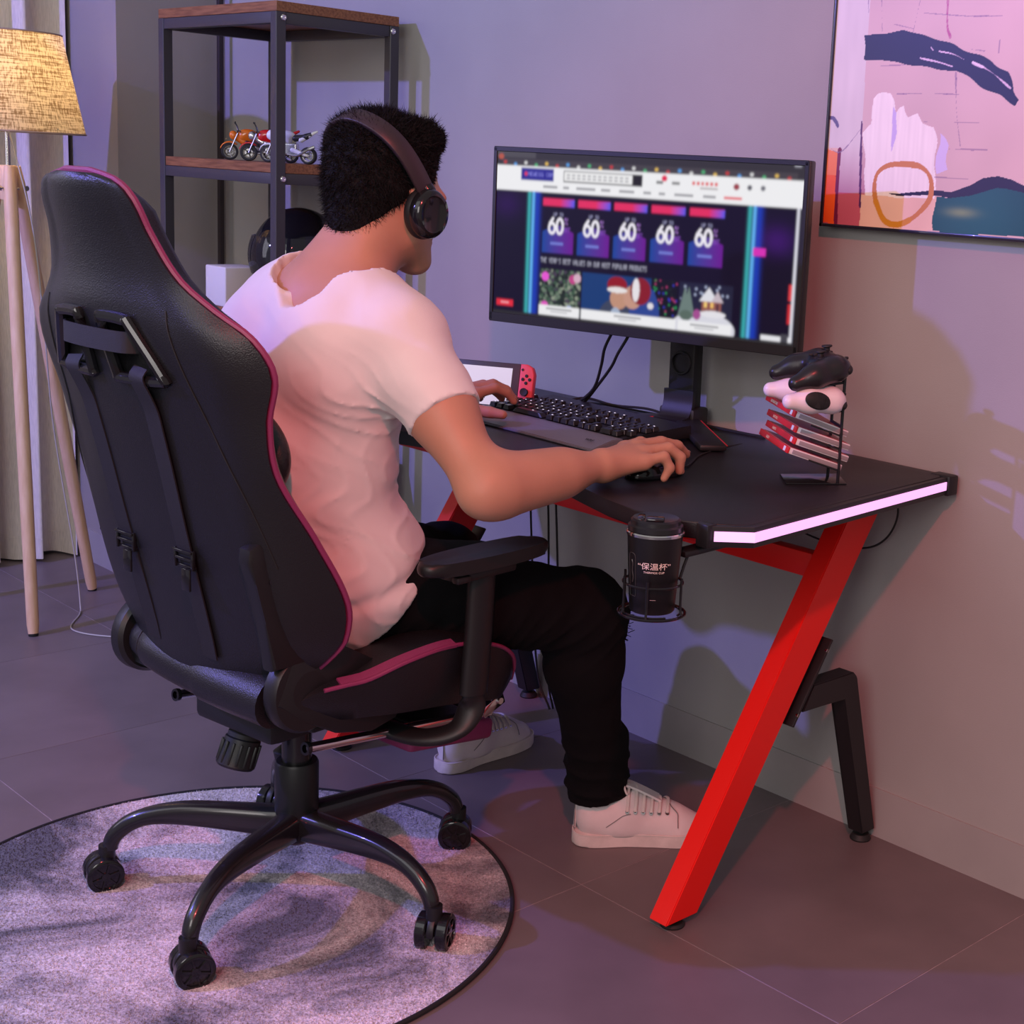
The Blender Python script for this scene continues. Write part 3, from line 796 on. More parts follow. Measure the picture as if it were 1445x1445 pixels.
    rect(0.015, 0.915, 0.075, 0.955, (235, 40, 60)); rect(0.03, 0.93, 0.06, 0.94, (250, 170, 180))
    rect(0.862, 0.47, 0.90, 0.515, (225, 50, 190))
    rect(0.976, 0.66, 0.992, 0.75, (230, 60, 70)); rect(0.976, 0.77, 0.992, 0.88, (215, 40, 50)); rect(0.985, 0.235, 0.993, 0.985, (225, 225, 235))
    rect(0.90, 0.955, 0.99, 0.985, (240, 240, 245)); rect(0.96, 0.94, 0.982, 0.985, (70, 70, 80))
    rect(0, 0.985, 1, 1, (40, 40, 44))
    return blur(im, 11)
def monitor():
    # screen corners measured: left edge (-2.42,-0.335), right edge (-1.715,-0.175)
    L = V(-2.409, -0.343, 0); Rr = V(-1.712, -0.187, 0)
    d = (Rr-L); W = d.length; x = d.normalized(); n = V(x.y, -x.x, 0)    # n points to the viewer
    Hm = 0.351; zb = 0.937
    zt = 0.0
    up = (V(0, 0, 1)-n*0.012).normalized()
    M = Matrix((x, up, n)).transposed().to_4x4(); M.translation = V(L.x, L.y, zb)
    t = thing('monitor', 'black ultrawide monitor on a stand showing a dark blue sale web page', 'monitor', mw=M)
    bm = BM(); add_box(bm, (W/2, Hm/2, -0.0125), (W, Hm, 0.021), 0.004); obj('casing', bm, M_blk, t, 30)
    bm = BM()
    bz, bt, bb = 0.009, 0.010, 0.019
    # bezel frame
    for c, s in (((W/2, Hm-bt/2, 0.0005), (W-0.004, bt, 0.005)), ((W/2, bb/2, 0.0005), (W-0.004, bb, 0.005)), ((bz/2+0.001, Hm/2, 0.0005), (bz, Hm-0.004, 0.005)), ((W-bz/2-0.001, Hm/2, 0.0005), (bz, Hm-0.004, 0.005))):
        add_box(bm, c, s, 0.001, 1)
    obj('bezel', bm, M_blk, t, 30)
    im = screen_image()
    paint_grid('screen', W-2*bz, Hm-bt-bb, im, mat_vcol('screen_glow', True, 0.3, 0.95), t, Matrix.Translation((bz, bb, 0.0006)))
    bm = BM(); add_box(bm, (W/2, Hm*0.5, -0.036), (W*0.62, Hm*0.62, 0.034), 0.012, 3); add_box(bm, (W/2, 0.17, -0.060), (0.12, 0.12, 0.030), 0.006)
    obj('rear_housing', bm, M_blk, t, 30)
    # stand column in world directions: neck stands behind the panel
    Mi = M.inverted()
    nb = V(-2.020, -0.150, 0)
    c = V(W/2, 0, 0)
    base = M @ V(W/2, 0, -0.198); base.z = ZT
    S = Mi @ (Matrix.Translation(base) @ Matrix.Rotation(math.atan2(x.y, x.x), 4, 'Z'))
    bm = BM(); b2 = BM(); add_box(b2, (0, 0, 0.175), (0.062, 0.036, 0.33), 0.006)
    add_box(b2, (0, -0.075, 0.325), (0.056, 0.15, 0.05), 0.008)
    b2.transform(S); merge(bm, b2); obj('stand_neck', bm, M_blkm, t, 30)
    bm = BM(); b2 = BM()
    pr = smooth_path([(0, -0.019, 0.075), (0, -0.021, 0.045), (0, -0.034, 0.020), (0, -0.060, 0.014)], 6)
    add_strap(b2, pr, 0.070, 0.010, (1, 0, 0)); add_box(b2, (0, 0.0, 0.020), (0.085, 0.060, 0.038), 0.006)
    Si = math.atan2(x.y, x.x)
    red = BM()
    for ang, L in ((-35, 0.31), (-125-20, 0.10)):
        a = R(ang)-Si; d = V(math.cos(a), math.sin(a), 0)
        beam(b2, d*0.01+V(0, 0, 0.0135), d*L+V(0, 0, 0.0075), 0.052, 0.012, bev=0.004)
        sd = V(-d.y, d.x, 0)
        add_tube(red, [d*0.05+sd*0.027+V(0, 0, 0.017), d*(L-0.005)+sd*0.027+V(0, 0, 0.012)], 0.0012, 6)
    b2.transform(S); merge(bm, b2); sb = obj('stand_base', bm, M_blkm, t, 30)
    red.transform(S); obj('red_accent', red, M_redth, sb)
    bm = BM(); b2 = BM(); add_tube(b2, [(0.022*math.cos(a), -0.021, 0.13+0.022*math.sin(a)) for a in np.linspace(0, 2*PI, 24, endpoint=False)], 0.003, 6, True); b2.transform(S); merge(bm, b2)
    obj('cable_ring', bm, M_blk, t)
    bm = BM()
    for pts in (((-2.158, -0.222, 0.950), (-2.156, -0.235, 0.933), (-2.18, -0.23, 0.90), (-2.21, -0.21, 0.86), (-2.25, -0.19, 0.81), (-2.30, -0.18, 0.775), (-2.345, -0.175, 0.752), (-2.42, -0.165, 0.749)),
                ((-2.112, -0.222, 0.950), (-2.110, -0.235, 0.930), (-2.14, -0.23, 0.896), (-2.18, -0.21, 0.862), (-2.24, -0.19, 0.815), (-2.29, -0.175, 0.777), (-2.33, -0.165, 0.752), (-2.40, -0.145, 0.749))):
        pts = [Mi @ Vector(p) for p in pts]
        add_tube(bm, smooth_path(pts, 8), 0.0032, 8)
    obj('signal_cable', bm, M_rub, t)
    return t
MON = monitor()
# loose cables lying on the desk along the wall
bm = BM(); add_tube(bm, smooth_path([(-2.405, -0.155, ZT+0.003), (-2.38, -0.10, ZT+0.018), (-2.31, -0.075, ZT+0.010), (-2.22, -0.060, ZT+0.014), (-2.14, -0.050, ZT+0.004), (-2.02, -0.055, ZT+0.003), (-1.9, -0.045, ZT+0.003)], 8), 0.0028, 7)
tag(obj('loose_cable', bm, M_rub), 'thin black cable looping over the desk towards the monitor stand', 'cable')
bm = BM(); add_tube(bm, smooth_path([(-2.42, -0.145, ZT+0.003), (-2.37, -0.080, ZT+0.006), (-2.29, -0.052, ZT+0.003), (-2.20, -0.042, ZT+0.003), (-2.10, -0.036, ZT+0.003)], 8), 0.0022, 7)
tag(obj('loose_cable', bm, M_rub), 'lower black cable lying along the back edge of the desk', 'cable')
# hanging cables beneath the desk
for i, (pts, lb) in enumerate(((([-2.530, -0.10, 0.717], [-2.535, -0.10, 0.60], [-2.548, -0.10, 0.54], [-2.55, -0.09, 0.40], [-2.54, -0.07, 0.10], [-2.50, -0.06, 0.004]), 'leftmost of the thin black cables hanging under the desk behind the armrest'),
                               (([-2.510, -0.10, 0.717], [-2.510, -0.10, 0.60], [-2.490, -0.10, 0.54], [-2.49, -0.09, 0.40], [-2.50, -0.07, 0.10], [-2.50, -0.05, 0.004]), 'middle thin black cable hanging under the desk behind the armrest'),
                               (([-2.478, -0.10, 0.717], [-2.468, -0.10, 0.60], [-2.462, -0.10, 0.54], [-2.46, -0.09, 0.40], [-2.46, -0.07, 0.10], [-2.49, -0.04, 0.004]), 'rightmost thin black cable hanging under the desk behind the armrest'))):
    bm = BM(); add_tube(bm, smooth_path(pts, 7), 0.0025, 7); tag(obj('power_cable', bm, M_rub), lb, 'cable')
bm = BM(); add_tube(bm, smooth_path([(-1.585, -0.05, 0.715), (-1.565, -0.045, 0.66), (-1.60, -0.03, 0.60), (-1.66, -0.03, 0.57), (-1.76, -0.05, 0.575), (-1.83, -0.09, 0.62), (-1.84, -0.12, 0.718)], 8), 0.0020, 7)
tag(obj('led_cable', bm, M_rub), 'black lead drooping behind the top of the right red desk leg', 'cable')
# ================================================================== SHELF UNIT AND WHAT STANDS ON IT
M_wood = mat('walnut_board', (0.30, 0.125, 0.055), 0.45, nscale=6, stretch=(3, 30, 30), col2=(0.17, 0.062, 0.028), bump=0.1, bscale=120)
M_steel = mat('shelf_steel', (0.050, 0.045, 0.055), 0.42, bump=0.1, bscale=900)
SX0, SX1, SY0, SY1 = -3.745, -3.172, -0.382, -0.045
def shelf():
    t = thing('shelving_unit', 'open walnut and black steel shelving unit standing against the wall', 'shelf', (0, 0, 0))
    pw = 0.026
    for z in (1.595, 1.2267, 0.863, 0.49, 0.12):
        bm = BM()
        add_box(bm, ((SX0+SX1)/2, (SY0+SY1)/2, z-0.0115), (SX1-SX0-(0.0 if z > 1.5 else 0.006), SY1-SY0-(0.0 if z > 1.5 else 0.006), 0.023), 0.001, 1)
        if z < 1.5:
            pass
        obj('shelf_board', bm, M_wood, t, 30)
        zb = z-0.023-0.0135
        for a, b in (((SX0+pw, SY0+0.012, zb), (SX1-pw, SY0+0.012, zb)), ((SX0+pw, SY1-0.012, zb), (SX1-pw, SY1-0.012, zb)),
                     ((SX0+0.013, SY0+pw, zb), (SX0+0.013, SY1-pw, zb)), ((SX1-0.013, SY0+pw, zb), (SX1-0.013, SY1-pw, zb))):
            bm = BM(); beam(bm, a, b, 0.022, 0.026, bev=0.0012); obj('shelf_rail', bm, M_steel, t, 30)
    for x in (SX0+pw/2-0.0005, SX1-pw/2+0.0005):
        for y in (SY0+pw/2-0.0008, SY1-pw/2+0.0008):
            bm = BM(); add_box(bm, (x, y, 1.572/2), (pw, pw, 1.572), 0.0015, 1); obj('upright', bm, M_steel, t, 30)
    for y in (SY0+0.018, SY1-0.018):
        for z in (1.5585, 1.190, 0.8265):
            bm = BM(); add_lathe(bm, [(0.0075, 0), (0.0075, 0.002), (0.0055, 0.0045), (0.003, 0.0045), (0.0028, 0.003), (0.0, 0.003)], 18, axis_matrix((SX1+0.0003, y, z), (1, 0, 0)))
            obj('bolt', bm, M_chrome, t)
shelf()
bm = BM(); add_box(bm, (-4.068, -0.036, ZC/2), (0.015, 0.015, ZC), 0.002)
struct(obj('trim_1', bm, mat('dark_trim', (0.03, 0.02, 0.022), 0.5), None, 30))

# white cube lamp
bm = BM(); add_box(bm, (0, 0, 0.05), (0.1, 0.1, 0.1), 0.004, 3)
o = obj('cube_lamp', bm, mat('opal_white', (0.66, 0.62, 0.64), 0.4, sss=0.05), None, 40); o.location = (-3.4735, -0.3255, 0.863)
tag(o, 'plain white rounded cube on the front corner of the lower shelf board', 'cube lamp')

# helmet
def helmet():
    M = Matrix.Translation((-3.395, -0.185, 0.8635)) @ Matrix.Rotation(R(-150), 4, 'Z')
    t = thing('motorcycle_helmet', 'glossy black motorcycle helmet with a mirrored dark visor on the lower shelf board', 'helmet', mw=M)
    prims = [(p_ell((0, 0, 0.130), (0.112, 0.130, 0.123)), 0), (p_cone((0, 0.055, 0.055), (0, 0.02, 0.06), 0.062, 0.085), 0.06), (p_cone((0, -0.05, 0.07), (0, 0, 0.05), 0.07, 0.08), 0.05)]
    post = lambda P, D: np.maximum(np.maximum(D, 0.002-P[:, 2]), -(np.sqrt(P[:, 0]**2+P[:, 1]**2+(np.maximum(P[:, 2]-0.10, 0)*1.6)**2)-0.075))
    me = sdf_mesh('shell', prims, (-0.16, -0.17, -0.004), (0.16, 0.19, 0.27), 0.004, post); place('shell', me, M_gloss, t, True)
    # visor: a strip of the ellipsoid, slightly proud, with side pivots
    bm = BM(); n = 26; rows = 8; g = []
    for j in range(rows+1):
        z = 0.085+0.095*j/rows; row = []
        for i in range(n+1):
            a = R(90-82+164*i/n)
            k = math.sqrt(max(0.05, 1-((z-0.130)/0.127)**2)); row.append(bm.verts.new((0.119*k*math.cos(a), 0.139*k*math.sin(a)+0.004, z)))
        g.append(row)
    for j in range(rows):
        for i in range(n): bm.faces.new((g[j][i], g[j][i+1], g[j+1][i+1], g[j+1][i]))
    bmesh.ops.solidify(bm, geom=bm.faces[:], thickness=0.002)
    obj('visor', bm, mat('dark_visor', (0.03, 0.03, 0.035), 0.04, coat=1.0), t, 60)
    for s in (-1, 1):
        bm = BM(); add_lathe(bm, [(0.022, -0.004), (0.022, 0.004), (0.018, 0.007), (0, 0.008)], 24, axis_matrix((s*0.114, 0.020, 0.125), (s, 0, 0))); obj('visor_pivot', bm, M_gloss, t)
    bm = BM(); add_tube(bm, [(0.078*math.cos(a), 0.085*math.sin(a)+0.0, 0.008) for a in np.linspace(0, 2*PI, 40, endpoint=False)], 0.008, 8, True); obj('rubber_trim', bm, M_rub, t)
helmet()
bm = BM(); add_prism(bm, rrect(-0.04, -0.03, 0.04, 0.03, 0.012), 0, 0.075, 0.006)
o = obj('helmet_pouch', bm, M_cloth, None, 40); o.location = (-3.555, -0.13, 0.863)
tag(o, 'small dark pouch between the white cube and the helmet', 'pouch')

# toy motorcycles
def toy_bike(label, loc, heading, c_main, c_front, c_tail, kind):
    M = Matrix.Translation(loc) @ Matrix.Rotation(heading, 4, 'Z')
    t = thing('toy_motorcycle', label, 'toy motorcycle', mw=M, group='model motorcycles on the upper shelf')
    mm = lambda c, n: mat('toy_'+n, c, 0.22, coat=0.6)
    mt, mf, ml = mm(*c_main), mm(*c_front), mm(*c_tail)
    md = mat('toy_dark', (0.02, 0.02, 0.022), 0.35); ms = mat('toy_silver', (0.6, 0.6, 0.62), 0.25, metal=0.9)
    wr = 0.0205
    for x in (0.0, 0.098):
        bm = BM(); c = Matrix.Translation((x, 0, wr)) @ Matrix.Rotation(R(90), 4, 'X')
        bw = 0.006 if x == 0 else 0.009
        add_lathe(bm, [(wr-0.006, -bw), (wr-0.002, -bw), (wr, -bw*0.3), (wr, bw*0.3), (wr-0.002, bw), (wr-0.006, bw)], 28, c, cap=False)
        wl = obj('wheel', bm, M_rub, t)
        bm = BM(); add_lathe(bm, [(wr-0.0065, -bw*0.8), (wr-0.0045, -bw*0.8), (wr-0.0045, bw*0.8), (wr-0.0065, bw*0.8)], 24, c, cap=False)
        add_lathe(bm, [(0.003, -bw), (0.003, bw)], 10, c)
        for k in range(5):
            a = 2*PI*k/5; add_tube(bm, [(x+0.003*math.cos(a), 0, wr+0.003*math.sin(a)), (x+0.0145*math.cos(a), 0, wr+0.0145*math.sin(a))], 0.0011, 5)
        obj('rim', bm, ms if kind != 1 else md, wl)
        bm = BM(); add_lathe(bm, [(0.0055, -bw-0.0008), (0.0095, -bw-0.0008), (0.0095, -bw), (0.0055, -bw)], 20, c, cap=False); obj('brake_disc', bm, ms, wl)
    # fork, bars
    bm = BM()
    for s in (-1, 1): add_tube(bm, [(0, 0.0085*s, wr), (0.019, 0.0085*s, 0.066)], 0.0018, 7)
    obj('front_fork', bm, ms, t)
    bm = BM()
    for s in (-1, 1): add_tube(bm, smooth_path([(0.019, 0.004*s, 0.067), (0.019, 0.018*s, 0.072), (0.026, 0.029*s, 0.070)], 4), 0.0015, 6)
    if kind < 2:
        for s in (-1, 1): add_tube(bm, smooth_path([(0.021, 0.022*s, 0.071), (0.018, 0.026*s, 0.082), (0.014, 0.028*s, 0.090)], 3), 0.0009, 5); add_box(bm, (0.013, 0.028*s, 0.0915), (0.003, 0.010, 0.005), 0.001)
    obj('handlebar', bm, md, t)
    def body(name, prims, m, post=None):
        me = sdf_mesh(name, prims, (-0.03, -0.035, 0.0), (0.15, 0.035, 0.10), 0.0016, post); place(name, me, m, t, True)
    body('front_mudguard', [(p_ell((0.001, 0, wr+0.004), (0.024, 0.0085, 0.022)), 0)], mf, lambda P, D: np.maximum(np.maximum(D, -(np.sqrt(P[:, 0]**2+(P[:, 2]-wr)**2)-(wr+0.0012))), 0.6*(P[:, 0]*0.5)+(wr+0.012-P[:, 2])))
    body('fuel_tank', [(p_ell((0.043, 0, 0.066), (0.022, 0.013, 0.012)), 0), (p_cone((0.03, 0, 0.056), (0.048, 0, 0.052), 0.010, 0.008), 0.01)], mt)
    if kind == 2:
        body('fairing', [(p_cone((0.008, 0, 0.066), (0.034, 0, 0.050), 0.0105, 0.014), 0.01), (p_cone((0.028, 0, 0.04), (0.055, 0, 0.030), 0.012, 0.008), 0.014), (p_cone((0.004, 0, 0.062), (0.02, 0, 0.080), 0.006, 0.005), 0.01)], mf)
    else:
        body('headlight_cowl', [(p_ell((0.008, 0, 0.062), (0.009, 0.009, 0.010)), 0), (p_cone((0.012, 0.0, 0.058), (0.034, 0, 0.046), 0.007, 0.009), 0.01)], mf if kind == 0 else ms)
    body('engine', [(p_box((0.055, 0, 0.034), (0.017, 0.011, 0.014), 0.003), 0), (p_cone((0.04, 0, 0.044), (0.05, 0, 0.03), 0.009, 0.009), 0.004), (p_cone((0.045, 0.012, 0.024), (0.085, 0.013, 0.020), 0.0035, 0.005), 0.003)], ms if kind else md)
    body('seat', [(p_cone((0.066, 0, 0.060), (0.092, 0, 0.064), 0.008, 0.006), 0), (p_cone((0.092, 0, 0.066), (0.104, 0, 0.071), 0.006, 0.005), 0.005)], md)
    body('tail_fairing', [(p_cone((0.080, 0, 0.058), (0.118, 0, 0.078), 0.0075, 0.003), 0)], ml)
    body('swingarm', [(p_cone((0.062, 0.009, 0.032), (0.098, 0.011, wr), 0.006, 0.0035), 0), (p_cone((0.062, -0.009, 0.032), (0.098, -0.011, wr), 0.006, 0.0035), 0.0)], ml if kind == 2 else ms)
    bm = BM(); add_tube(bm, smooth_path([(0.05, -0.012, 0.022), (0.075, -0.014, 0.020), (0.10, -0.016, 0.034), (0.118, -0.016, 0.042)], 5), [0.003]*11+[0.0042]*5, 8); obj('exhaust', bm, ms, t)
zb = 1.2269
OR = ((0.75, 0.16, 0.01), 'orange'); RD = ((0.62, 0.01, 0.015), 'red'); WH = ((0.75, 0.75, 0.78), 'white'); BL = ((0.03, 0.06, 0.35), 'blue')
toy_bike('orange toy motorcycle, leftmost of the three on the upper shelf board', (-3.452, -0.346, zb), R(62), OR, OR, OR, 0)
toy_bike('red toy motorcycle in the middle of the three on the upper shelf board', (-3.360, -0.346, zb), R(58), RD, RD, RD, 1)
toy_bike('white and blue toy racing motorcycle behind the front steel upright', (-3.268, -0.346, zb), R(40), WH, WH, WH, 2)

# ================================================================== FLOOR LAMP
def floor_lamp():
    C = (-3.955, -0.685)
    t = thing('floor_lamp', 'lit tripod floor lamp with three pale wooden legs and a linen shade', 'floor lamp', (C[0], C[1], 0))
    M_leg = mat('pale_beech', (0.76, 0.52, 0.33), 0.5, nscale=5, stretch=(20, 20, 1.5), col2=(0.68, 0.44, 0.26), bump=0.08, bscale=200)
    feet = [(-3.725-C[0], -0.748-C[1]), (-4.03-C[0], -0.458-C[1]), (-4.125-C[0], -0.860-C[1])]
    for fx, fy in feet:
        a = Vector((fx, fy, 0.006)); d = Vector((fx, fy, 0)).normalized(); b = V(0, 0, 1.135)+d*0.030
        bm = BM(); add_tube(bm, [a, a.lerp(b, 0.02), a.lerp(b, 0.3), a.lerp(b, 0.9), b, b+(b-a).normalized()*0.045], [0.0125, 0.0150, 0.0165, 0.0170, 0.0165, 0.013], 18)
        lg = obj('leg', bm, M_leg, t, 40)
        bm = BM(); cyl(bm, a-V(0, 0, 0.006), a+V(0, 0, 0.002), 0.012, 16); obj('rubber_tip', bm, M_rub, lg)
        s = d.cross(V(0, 0, 1)); bm = BM(); p = V(0, 0, 1.125)+d*0.034; cyl(bm, p-s*0.021, p+s*0.024, 0.0032, 10); cyl(bm, p+s*0.020, p+s*0.026, 0.007, 10); obj('bolt', bm, M_chrome, lg)
    bm = BM(); add_lathe(bm, [(0, 1.095), (0.020, 1.095), (0.022, 1.10), (0.022, 1.175), (0.018, 1.182), (0, 1.182)], 24); obj('hub_block', bm, M_leg, t, 40)
    bm = BM(); cyl(bm, (0, 0, 1.18), (0, 0, 1.30), 0.0065, 14); obj('pole', bm, M_chrome, t)
    bm = BM(); add_lathe(bm, [(0.013, 1.30), (0.018, 1.31), (0.018, 1.345), (0.013, 1.355)], 20); obj('socket', bm, mat('socket_cream', (0.7, 0.65, 0.55), 0.5), t)
    bm = BM(); add_lathe(bm, [(0.012, 1.352), (0.016, 1.37), (0.029, 1.395), (0.030, 1.41), (0.022, 1.432), (0.0, 1.440)], 24)
    obj('bulb', bm, mat('warm_bulb', (1, 0.8, 0.5), 0.3, emit=(1.0, 0.62, 0.26), estr=14), t)
    bm = BM()
    r0, z0, r1, z1 = 0.186, 1.268, 0.134, 1.512
    for k in range(3):
        a = 2*PI*k/3+0.3; add_tube(bm, [(0.017*math.cos(a), 0.017*math.sin(a), 1.325), (r0*0.995*math.cos(a), r0*0.995*math.sin(a), z0+0.01)], 0.0017, 6)
    obj('shade_spider', bm, mat('shade_wire', (0.3, 0.28, 0.26), 0.4, metal=0.8), t); bm = BM()
    add_tube(bm, [(r0*math.cos(a), r0*math.sin(a), z0) for a in np.linspace(0, 2*PI, 64, endpoint=False)], 0.0022, 6, True)
    obj('shade_rim', bm, mat('shade_binding', (0.42, 0.30, 0.22), 0.8), t); bm = BM()
    add_tube(bm, [(r1*math.cos(a), r1*math.sin(a), z1) for a in np.linspace(0, 2*PI, 64, endpoint=False)], 0.0022, 6, True)
    obj('shade_rim', bm, mat('shade_binding', (0.42, 0.30, 0.22), 0.8), t)
    # translucent linen with woven slubs
    m = bpy.data.materials.new('linen_shade'); m.use_nodes = True; nt = m.node_tree; nt.nodes.clear()
    out = nt.nodes.new('ShaderNodeOutputMaterial'); mix = nt.nodes.new('ShaderNodeMixShader'); df = nt.nodes.new('ShaderNodeBsdfDiffuse'); tl = nt.nodes.new('ShaderNodeBsdfTranslucent')
    tc = nt.nodes.new('ShaderNodeTexCoord')
    cols = []
    for sc in ((14, 14, 230), (230, 230, 9)):
        mp = nt.nodes.new('ShaderNodeMapping'); mp.inputs['Scale'].default_value = sc; nt.links.new(tc.outputs['Object'], mp.inputs[0])
        n = nt.nodes.new('ShaderNodeTexNoise'); n.inputs['Scale'].default_value = 1.3; n.inputs['Detail'].default_value = 4; nt.links.new(mp.outputs[0], n.inputs['Vector']); cols.append(n)
    mn = nt.nodes.new('ShaderNodeMath'); mn.operation = 'MULTIPLY'; nt.links.new(cols[0].outputs[0], mn.inputs[0]); nt.links.new(cols[1].outputs[0], mn.inputs[1])
    rp = nt.nodes.new('ShaderNodeValToRGB'); rp.color_ramp.elements[0].position = 0.17; rp.color_ramp.elements[0].color = (0.30, 0.19, 0.10, 1); rp.color_ramp.elements[1].position = 0.30; rp.color_ramp.elements[1].color = (0.80, 0.66, 0.46, 1)
    nt.links.new(mn.outputs[0], rp.inputs[0]); nt.links.new(rp.outputs[0], df.inputs[0]); nt.links.new(rp.outputs[0], tl.inputs[0])
    mix.inputs[0].default_value = 0.55; nt.links.new(df.outputs[0], mix.inputs[1]); nt.links.new(tl.outputs[0], mix.inputs[2]); nt.links.new(mix.outputs[0], out.inputs[0])
    bm = BM(); n = 96; g = []
    for z in np.linspace(0, 1, 9):
        r = r0+(r1-r0)*z; g.append([bm.verts.new((r*math.cos(2*PI*k/n), r*math.sin(2*PI*k/n), z0+(z1-z0)*z)) for k in range(n)])
    for A, B in zip(g, g[1:]):
        for k in range(n): bm.faces.new((A[k], A[(k+1) % n], B[(k+1) % n], B[k]))
    obj('lamp_shade', bm, m, t, 60)
    l = bpy.data.lights.new('lamp_bulb_light', 'POINT'); lo = bpy.data.objects.new('lamp_bulb_light', l); COL.objects.link(lo); lo.location = (C[0], C[1], 1.400); l.energy = 13; l.color = (1.0, 0.73, 0.36); l.shadow_soft_size = 0.035
    bm = BM()
    pts = [(0.012, -0.006, 1.29), (0.06, 0.03, 1.05), (0.045, 0.06, 0.80), (0.02, 0.09, 0.50), (0.06, 0.12, 0.16), (0.09, 0.12, 0.02), (0.13, 0.10, 0.003), (0.25, 0.03, 0.003), (0.38, 0.10, 0.003), (0.55, 0.30, 0.003), (0.70, 0.45, 0.003)]
    add_tube(bm, smooth_path(pts, 10), 0.0020, 7); obj('power_cord', bm, mat('clear_cord', (0.45, 0.42, 0.40), 0.35), t)
floor_lamp()

# ================================================================== PAINTING
def painting():
    W, Hh = 0.62, 0.76
    t = thing('framed_painting', 'abstract painting in a thin dark frame hanging on the wall right of the monitor', 'painting', (-1.803, -0.0285, 1.176))
    nr, nc = 560, 456
    ys, xs = np.mgrid[0:nr, 0:nc]; X = (xs+0.5)/nc*W; Z = Hh-(ys+0.5)/nr*Hh
    im = np.zeros((nr, nc, 3))
    base = lin((214, 188, 180)); im[:] = base
    P3 = np.stack([X.ravel(), Z.ravel(), np.zeros(X.size)], -1).astype(np.float32)
    nz = lambda s, seed, an=(1, 1, 1): rnd_noise(P3, s, 14, seed, an).reshape(nr, nc)
    im *= (1+0.05*nz(14, 1)+0.02*nz(60, 2))[..., None]
    jig = 0.0025*nz(90, 3)
    def poly(pts, c, tex=0.0, sc=80, soft=None, an=(1, 1, 1), seed=4):
        p = np.array(pts, float); m = np.zeros(X.shape, bool); xx = X+jig; zz = Z+jig*0.6
        n = len(p)
        for i in range(n):
            x1, z1 = p[i]; x2, z2 = p[(i+1) % n]
            if z1 == z2: continue
            cross = ((z1 > zz) != (z2 > zz)) & (xx < (x2-x1)*(zz-z1)/(z2-z1)+x1); m ^= cross
        k = lin(c)*(1+tex*nz(sc, seed, an))[..., None]
        im[m] = k[m]; return m
    def line(pts, c, w, a=1.0):
        q = [Vector((x, z, 0)) for x, z in pts]
        q = smooth_path(q, 6) if len(q) > 2 else q
        for p1, p2 in zip(q, q[1:]):
            d = np.array([p2.x-p1.x, p2.y-p1.y]); L2 = d@d+1e-12
            tt = np.clip(((X-p1.x)*d[0]+(Z-p1.y)*d[1])/L2, 0, 1)
            dd = np.hypot(X-p1.x-tt*d[0], Z-p1.y-tt*d[1])+jig*0.3
            m = dd < w; im[m] = im[m]*(1-a)+lin(c)*a
    g = (X < 0.076+0.02*(0.3-np.clip(Z, 0, 0.3))); im[g] = (lin((216, 210, 204))*(1+0.03*nz(40, 6, (6, 1, 1)))[..., None])[g]
    low = np.clip((0.15-Z)/0.13, 0, 1)[..., None]; g2 = (X < 0.095) & (Z < 0.16)
    im[g2] = (im*(1-low)+lin((176, 108, 132))*low)[g2]; g3 = (X < 0.095) & (Z < 0.058); im[g3] = lin((196, 96, 110))*1.0
    poly([(-.002, .141), (.024, .132), (.032, 0), (-.002, .001)], (232, 96, 30), 0.12, 30)
    g = (X < 0.03) & (Z > 0.09) & (Z < 0.14); im[g] = im[g]*0.6+lin((240, 170, 110))*0.4
    poly([(.138, .057), (.255, .058), (.253, .001), (.085, -.003), (.085, .057)], (232, 196, 168), 0.04)
    poly([(0.098, 0.186), (0.1, 0.231), (0.11, .240), (0.121, 0.243), (0.135, 0.240), (0.143, 0.225), (0.151, 0.205), (0.159, 0.214), (0.168, 0.218), (0.175, .205), (0.18, 0.198), (0.199, 0.205), (0.212, 0.188), (0.239, 0.182), (0.249, 0.128), (0.25, 0.097), (0.249, 0.055), (0.095, 0.055), (0.081, 0.17)], (240, 236, 226), 0.03, 200, an=(4, 0.3, 1))
    poly([(.143, .215), (.152, .205), (.156, .16), (.150, .135), (.146, .16)], (196, 184, 224)); poly([(.250, .17), (.272, .15), (.276, .11), (.252, .10)], (206, 196, 228))
    poly([(0.253, 0.06), (0.289, 0.062), (0.325, 0.066), (0.354, 0.074), (0.381, 0.082), (0.406, 0.082), (0.433, 0.076), (0.50, 0.05), (0.60, 0.06), (0.9, 0.09), (0.9, 0.001), (0.253, 0.001)], (28, 84, 84), 0.22, 24)
    e = np.exp(-(((X-0.31)/0.03)**2+((Z-0.036)/0.008)**2)*1.0)[..., None]; im[:] = im*(1-0.6*e)+lin((150, 170, 110))*0.6*e
    poly([(0.142, 0.0595), (0.189, 0.065), (0.243, 0.070), (0.288, 0.072), (0.324, 0.084), (0.351, 0.098), (0.379, 0.101), (0.408, 0.097), (0.431, 0.088), (0.50, 0.066), (0.6, 0.075), (0.9, 0.105), (0.9, 0.09), (0.6, 0.06), (0.5, 0.05), (0.433, 0.076), (0.406, 0.082), (0.381, 0.082), (0.354, 0.074), (0.325, 0.066), (0.289, 0.062), (0.244, 0.061), (0.19, 0.059)], (38, 32, 54), 0.1)
    poly([(0.069, 0.344), (0.111, 0.344), (0.154, 0.35), (0.193, 0.342), (0.24, 0.328), (0.296, 0.313), (0.349, 0.294), (0.382, 0.276), (0.395, 0.244), (0.409, 0.231), (0.402, 0.22), (0.369, 0.238), (0.332, 0.252), (0.275, 0.276), (0.191, 0.286), (0.111, 0.298), (0.073, 0.301)], (22, 20, 42), 0.14, 40)
